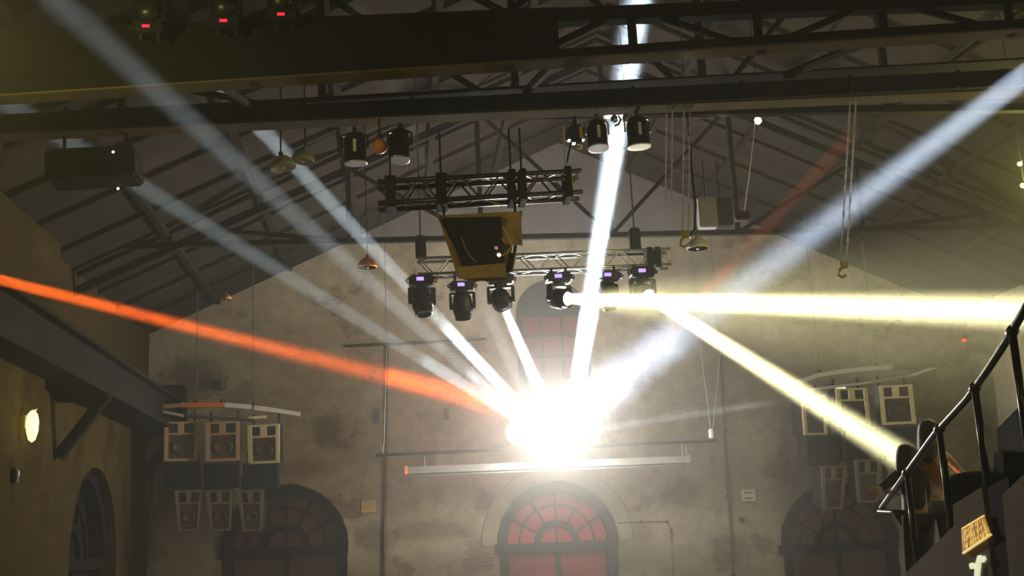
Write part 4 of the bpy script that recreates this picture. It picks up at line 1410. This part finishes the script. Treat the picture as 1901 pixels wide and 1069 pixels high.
# rounded dark seat beside the pillar
c = PS(1820, 905, 0.55)
t = thing('bar_stool', 'rounded dark padded shape behind the stair rail', 'seat', V((c.x, c.y, c.z - 0.9)))
MB().lathe([(0.28, -0.42), (0.31, -0.30), (0.32, -0.05), (0.30, 0.05), (0.25, 0.10), (0.13, 0.12), (0.001, 0.122)], c + V((0, 0, 0.03)), (0, 0, 1), 24).build('seat', 'dark_case', t, True)
MB().lathe([(0.04, 0.0), (0.04, 0.45), (0.14, 0.5)], c + V((0, 0, -0.60)), (0, 0, 1), 12).build('stem', 'rail', t, True)
MB().lathe([(0.24, 0), (0.23, 0.03), (0.05, 0.06)], c + V((0, 0, -0.62)), (0, 0, 1), 20).build('base', 'rail', t, True)

# orange sign and white emblem on the stair panel
t = thing('panel_sign', 'slanted orange and yellow lettered sign on the stair panel', 'sign', PS(1787, 1028))
o = MB().prism([PS(1787, 980, -0.05), PS(1827, 956, -0.05), PS(1840, 991, -0.05), PS(1789, 1026, -0.05)], -hn * 0.012)
o.build('face', 'sign', t)
edge = lambda a, b, w, nm='border': MB().path([PS(*a, -0.064), PS(*b, -0.064)], w, 6).build(nm, 'sign_edge', t)
edge((1788, 1027), (1840, 992), 0.010)
edge((1787, 981), (1827, 957), 0.007)
for row in range(3):
    for k in range(9):
        u_ = (k + 0.7 + random.uniform(-0.2, 0.2)) / 10
        v0 = 0.12 + row * 0.30
        q2 = lambda u, v: (1787 + 40 * u + (2 + 11 * u) * v, 980 - 24 * u + (46 - 11 * u) * v)
        edge(q2(u_, v0), q2(u_ + random.uniform(-0.03, 0.03), v0 + random.uniform(0.10, 0.22)), random.uniform(0.004, 0.008), 'letter_stroke')
t = thing('panel_emblem', 'pale winged upright emblem on the stair panel below the sign', 'emblem', PS(1815, 1069))
MB().prism([PS(1817, 1031, -0.05), PS(1823, 1030, -0.05), PS(1822, 1050, -0.05), PS(1818, 1085, -0.05), PS(1810, 1085, -0.05), PS(1812, 1050, -0.05)], -hn * 0.012).build('stem', 'emblem', t)
for pts in ([(1801, 1047), (1806, 1044), (1812, 1046), (1814, 1052), (1808, 1056), (1803, 1056)], [(1821, 1038), (1824, 1033), (1829, 1031), (1832, 1038), (1828, 1044), (1822, 1044)]):
    MB().prism([PS(*p, -0.055) for p in pts], -hn * 0.012).build('wing', 'emblem', t)


# ---------------------------------------------------------------- people
def skin_mesh(name, pts, edges, rad, mat, parent, sub=1, root=0):
    off = V((0, 0, 0))
    p = parent
    while p is not None:
        off += p.location
        p = p.parent
    me = bpy.data.meshes.new(name)
    me.from_pydata([tuple(V(q) - off) for q in pts], edges, [])
    o = bpy.data.objects.new(name, me)
    COL.objects.link(o)
    o.modifiers.new('skin', 'SKIN').use_smooth_shade = True
    for i, r in enumerate(rad):
        sv = me.skin_vertices[0].data[i]
        sv.radius = (r, r) if not isinstance(r, tuple) else r
        sv.use_root = (i == root)
    ss = o.modifiers.new('sub', 'SUBSURF')
    ss.levels = ss.render_levels = sub
    dg = bpy.context.evaluated_depsgraph_get()
    me2 = bpy.data.meshes.new_from_object(o.evaluated_get(dg))
    bpy.data.objects.remove(o)
    me2.name = name
    me2.materials.clear()
    me2.materials.append(M[mat])
    for q in me2.polygons:
        q.use_smooth = True
    o = bpy.data.objects.new(name, me2)
    COL.objects.link(o)
    if parent is not None:
        o.parent = parent
    return o


def add_hand(pts, edges, rad, wi, w, hd, side):
    """palm and five fingers from wrist index wi; hd: hand direction; side: thumb side"""
    hd, side = V(hd).normalized(), V(side).normalized()
    nrm = hd.cross(side)
    k = len(pts)
    pts.append(w + hd * 0.05)
    rad.append((0.032, 0.018))
    edges.append((wi, k))
    for f, (s, L_) in enumerate(((0.030, 0.07), (0.010, 0.08), (-0.010, 0.075), (-0.030, 0.058))):
        b = w + hd * 0.09 + side * s
        a = len(pts)
        pts += [b, b + hd * (L_ * 0.55) + nrm * 0.008, b + hd * (L_ * 0.95) + nrm * 0.03]
        rad += [0.010, 0.009, 0.007]
        edges += [(k, a), (a, a + 1), (a + 1, a + 2)]
    a = len(pts)
    pts += [w + hd * 0.045 + side * 0.045, w + hd * 0.085 + side * 0.062 + nrm * 0.01]
    rad += [0.012, 0.009]
    edges += [(k, a), (a, a + 1)]


def person(label, feet, J, hair_pts, hair_rad, cloth, hair_edges=None):
    """J: joint name -> world point"""
    t = thing('person', label, 'person', feet, 'people on the stairs')
    order = ['pelvis', 'belly', 'chest', 'neck', 'head_base', 'head', 'crown',
             'sho_l', 'elb_l', 'wri_l', 'sho_r', 'elb_r', 'wri_r',
             'hip_l', 'kne_l', 'ank_l', 'toe_l', 'hip_r', 'kne_r', 'ank_r', 'toe_r', 'nose']
    rr = [(0.15, 0.11), (0.13, 0.095), (0.15, 0.10), 0.055, 0.07, 0.09, 0.07,
          0.055, 0.042, 0.030, 0.055, 0.042, 0.030,
          0.085, 0.058, 0.040, 0.035, 0.085, 0.058, 0.040, 0.035, 0.014]
    idx = {n: i for i, n in enumerate(order)}
    pts = [V(J[n]) for n in order]
    E_ = [('pelvis', 'belly'), ('belly', 'chest'), ('chest', 'neck'), ('neck', 'head_base'), ('head_base', 'head'), ('head', 'crown'),
          ('chest', 'sho_l'), ('sho_l', 'elb_l'), ('elb_l', 'wri_l'), ('chest', 'sho_r'), ('sho_r', 'elb_r'), ('elb_r', 'wri_r'),
          ('pelvis', 'hip_l'), ('hip_l', 'kne_l'), ('kne_l', 'ank_l'), ('ank_l', 'toe_l'), ('pelvis', 'hip_r'), ('hip_r', 'kne_r'), ('kne_r', 'ank_r'), ('ank_r', 'toe_r'), ('head', 'nose')]
    edges = [(idx[a], idx[b]) for a, b in E_]
    rad = list(rr)
    for s in 'lr':
        w, e_ = V(J['wri_' + s]), V(J['elb_' + s])
        hd = w - e_
        side = hd.cross(V((0.2, -1, 0.3))).normalized()
        add_hand(pts, edges, rad, idx['wri_' + s], w, hd, side)
    body = skin_mesh('body', pts, edges, rad, 'skin', t, 2)
    fdir = (V(J['nose']) - V(J['head'])).normalized()
    sd = fdir.cross(V((0, 0, 1))).normalized()
    for s in (-1, 1):
        c = V(J['head']) + fdir * 0.082 + sd * (0.032 * s) + V((0, 0, 0.02))
        MB().lathe([(0.001, -0.012), (0.009, -0.007), (0.012, 0), (0.009, 0.007), (0.001, 0.012)], c, fdir, 10).build('eye', 'eye', t, True)
        c = V(J['head']) + sd * (0.088 * s)
        MB().lathe([(0.001, -0.012), (0.022, -0.006), (0.026, 0.002), (0.012, 0.01), (0.001, 0.012)], c, sd * s, 10).build('ear', 'skin', t, True)
    c = V(J['head']) + fdir * 0.084 + V((0, 0, -0.05))
    MB().box(c, (0.045, 0.012, 0.012), rotmat(V((0, 0, 1))), 0.004).build('mouth', 'red_plastic', t)
    skin_mesh('hair', hair_pts, hair_edges or [(i, i + 1) for i in range(len(hair_pts) - 1)], hair_rad, 'hair', t, 2)
    for nm, names, rads, mat in cloth:
        ii = {n: i for i, n in enumerate(names)}
        ed = [(ii[a], ii[b]) for a, b in E_ if a in ii and b in ii]
        skin_mesh(nm, [J[n] for n in names], ed, rads, mat, t, 2)
    return t


def jp(Y, **kw):
    return {k: (P(v[0], v[1], Y + (v[2] if len(v) > 2 else 0))) for k, v in kw.items()}


YB = 12.45
JB = jp(YB, pelvis=(1733, 935), belly=(1730, 895), chest=(1728, 856), neck=(1727, 826), head_base=(1726, 812), head=(1725, 793), crown=(1725, 774), nose=(1722, 795, 0.115),
        sho_l=(1700, 848), elb_l=(1694, 892, -0.03), wri_l=(1690, 922, 0.18), sho_r=(1757, 846), elb_r=(1775, 868, 0.05), wri_r=(1794, 884, 0.12),
        hip_l=(1720, 942), kne_l=(1722, 1005, 0.05), ank_l=(1722, 1068), toe_l=(1720, 1074, 0.16), hip_r=(1748, 942), kne_r=(1756, 1003, 0.05), ank_r=(1756, 1066), toe_r=(1756, 1072, 0.16))
hb = [P(1725, 777, YB - 0.02), P(1724, 800, YB - 0.03), P(1723, 820, YB - 0.06), P(1722, 842, YB - 0.10), P(1724, 862, YB - 0.12)]
person('person with long dark hair and rust-coloured top leaning on the stair', P(1738, 1072, YB), JB, hb, [0.10, 0.125, 0.12, 0.105, 0.05],
       [('top', ['pelvis', 'belly', 'chest', 'neck', 'sho_l', 'elb_l', 'sho_r'], [(0.165, 0.125), (0.145, 0.11), (0.165, 0.115), 0.06, 0.072, 0.055, 0.072], 'rust_top'),
        ('trousers', ['pelvis', 'hip_l', 'kne_l', 'ank_l', 'hip_r', 'kne_r', 'ank_r'], [(0.16, 0.12), 0.10, 0.072, 0.055, 0.10, 0.072, 0.055], 'jeans')])
YA_ = 12.0
JA = jp(YA_, pelvis=(1700, 955), belly=(1696, 920), chest=(1692, 886), neck=(1688, 862), head_base=(1686, 852), head=(1683, 838), crown=(1683, 822), nose=(1678, 845, 0.11),
        sho_l=(1670, 880), elb_l=(1650, 895, -0.1), wri_l=(1632, 908, -0.18), sho_r=(1712, 880), elb_r=(1720, 918, 0.0), wri_r=(1708, 945, 0.2),
        hip_l=(1690, 962), kne_l=(1690, 1020, 0.1), ank_l=(1690, 1076), toe_l=(1686, 1082, 0.16), hip_r=(1711, 962), kne_r=(1714, 1020, 0.08), ank_r=(1714, 1076), toe_r=(1714, 1082, 0.16))
ha = [P(1685, 825, YA_ - 0.02), P(1684, 842, YA_ - 0.04), P(1680, 858, YA_ - 0.07), P(1676, 874, YA_ - 0.10), P(1673, 886, YA_ - 0.10)]
person('person in black reaching an arm out over the stair rail', P(1700, 1082, YA_), JA, ha, [0.098, 0.12, 0.105, 0.08, 0.035],
       [('jacket', ['pelvis', 'belly', 'chest', 'neck', 'sho_l', 'elb_l', 'wri_l', 'sho_r', 'elb_r', 'wri_r'], [(0.16, 0.125), (0.145, 0.115), (0.155, 0.115), 0.06, 0.072, 0.055, 0.04, 0.072, 0.055, 0.04], 'dark_top'),
        ('trousers', ['pelvis', 'hip_l', 'kne_l', 'ank_l', 'hip_r', 'kne_r', 'ank_r'], [(0.155, 0.12), 0.10, 0.072, 0.052, 0.10, 0.072, 0.052], 'black_trousers')])

# ---------------------------------------------------------------- light beams (lamps of the fixtures above)
f_ = lambda x, y: P(x, y, FL - 0.1)
beam(f_(968, 778), P(60, -40, 8.6), 0.11, 0.5, COOL, 15)          # to the top left, in front of the crane
beam(f_(968, 780), P(245, 335, 15.5), 0.12, 0.5, COOL, 28.5)
beam(f_(985, 775), P(500, 255, 16.5), 0.12, 0.5, COOL, 78)
beam(f_(990, 772), P(770, 260, 16.0), 0.12, 0.6, COOL, 6)
beam(f_(1063, 765), P(1168, 130, 13.45), 0.15, 1.2, (0.70, 0.87, 1.0), 555)
beam(P(1990, 76, 9.3), P(1045, 780, BY), 0.11, 4.6, (0.66, 0.79, 1.0), 495)
beam(f_(1090, 800), P(1548, 730, BY), 0.11, 1.2, (0.8, 0.85, 1.0), 210)
beam(H3[0], fl_aim, 0.075, 2.5, (0.86, 0.86, 1.0), 900)
beam(H4[0], P(1901, 578, 12.5), 0.09, 3.2, YEL, 1200)
beam(H4[0], P(1901, 590, 14.0), 0.09, 24, YEL, 570)            # soft spill round the level beam
beam(H6[0], P(1680, 852, 12.9), 0.10, 2.2, YEL, 495)
beam(P(-70, 502, 14.3), P(1015, 772, BY), 0.07, 2.6, (1.0, 0.13, 0.008), 555)
beam(P(1585, 245, 16.0), P(1310, 545, 22.0), 0.12, 0.8, (1.0, 0.12, 0.03), 36)

# ---------------------------------------------------------------- haze filling the hall
def haze_mat(name, dens):
    m = bpy.data.materials.new(name)
    m.use_nodes = True
    nt = m.node_tree
    nt.nodes.clear()
    out = nt.nodes.new('ShaderNodeOutputMaterial')
    v_ = nt.nodes.new('ShaderNodeVolumeScatter')
    v_.inputs['Density'].default_value = dens
    v_.inputs['Anisotropy'].default_value = 0.3
    v_.inputs['Color'].default_value = (0.98, 0.98, 0.96, 1)
    nt.links.new(v_.outputs[0], out.inputs['Volume'])
    return m


hz = MB().box(((XL + XR) / 2, 13.6, 6.9), (XR - XL + 1.6, 31.0, 13.9))
h = hz.build('haze', haze_mat('stage_haze', HAZE))
tag(h, 'thin stage haze filling the whole hall', 'haze', kind='stuff')
# added denser haze shaped to give the glare round the blinding lamps, in layers
t = thing('glare_haze', 'added denser haze standing in for glare around the blinding lamp cluster', 'glare_haze', fc, kind='stuff')
for rad_, dens in ((2.0, 0.010), (5.0, 0.010)):
    n = 12
    prof = [(max(0.001, rad_ * math.sin(math.pi * i / n)), -rad_ * math.cos(math.pi * i / n)) for i in range(n + 1)]
    o = MB().lathe(prof, fc + V((0.9 if rad_ > 3 else 0.0, 0, 0)), (0, 0, 1), 24).build('glare_layer', haze_mat('glare_layer', dens), t, True)
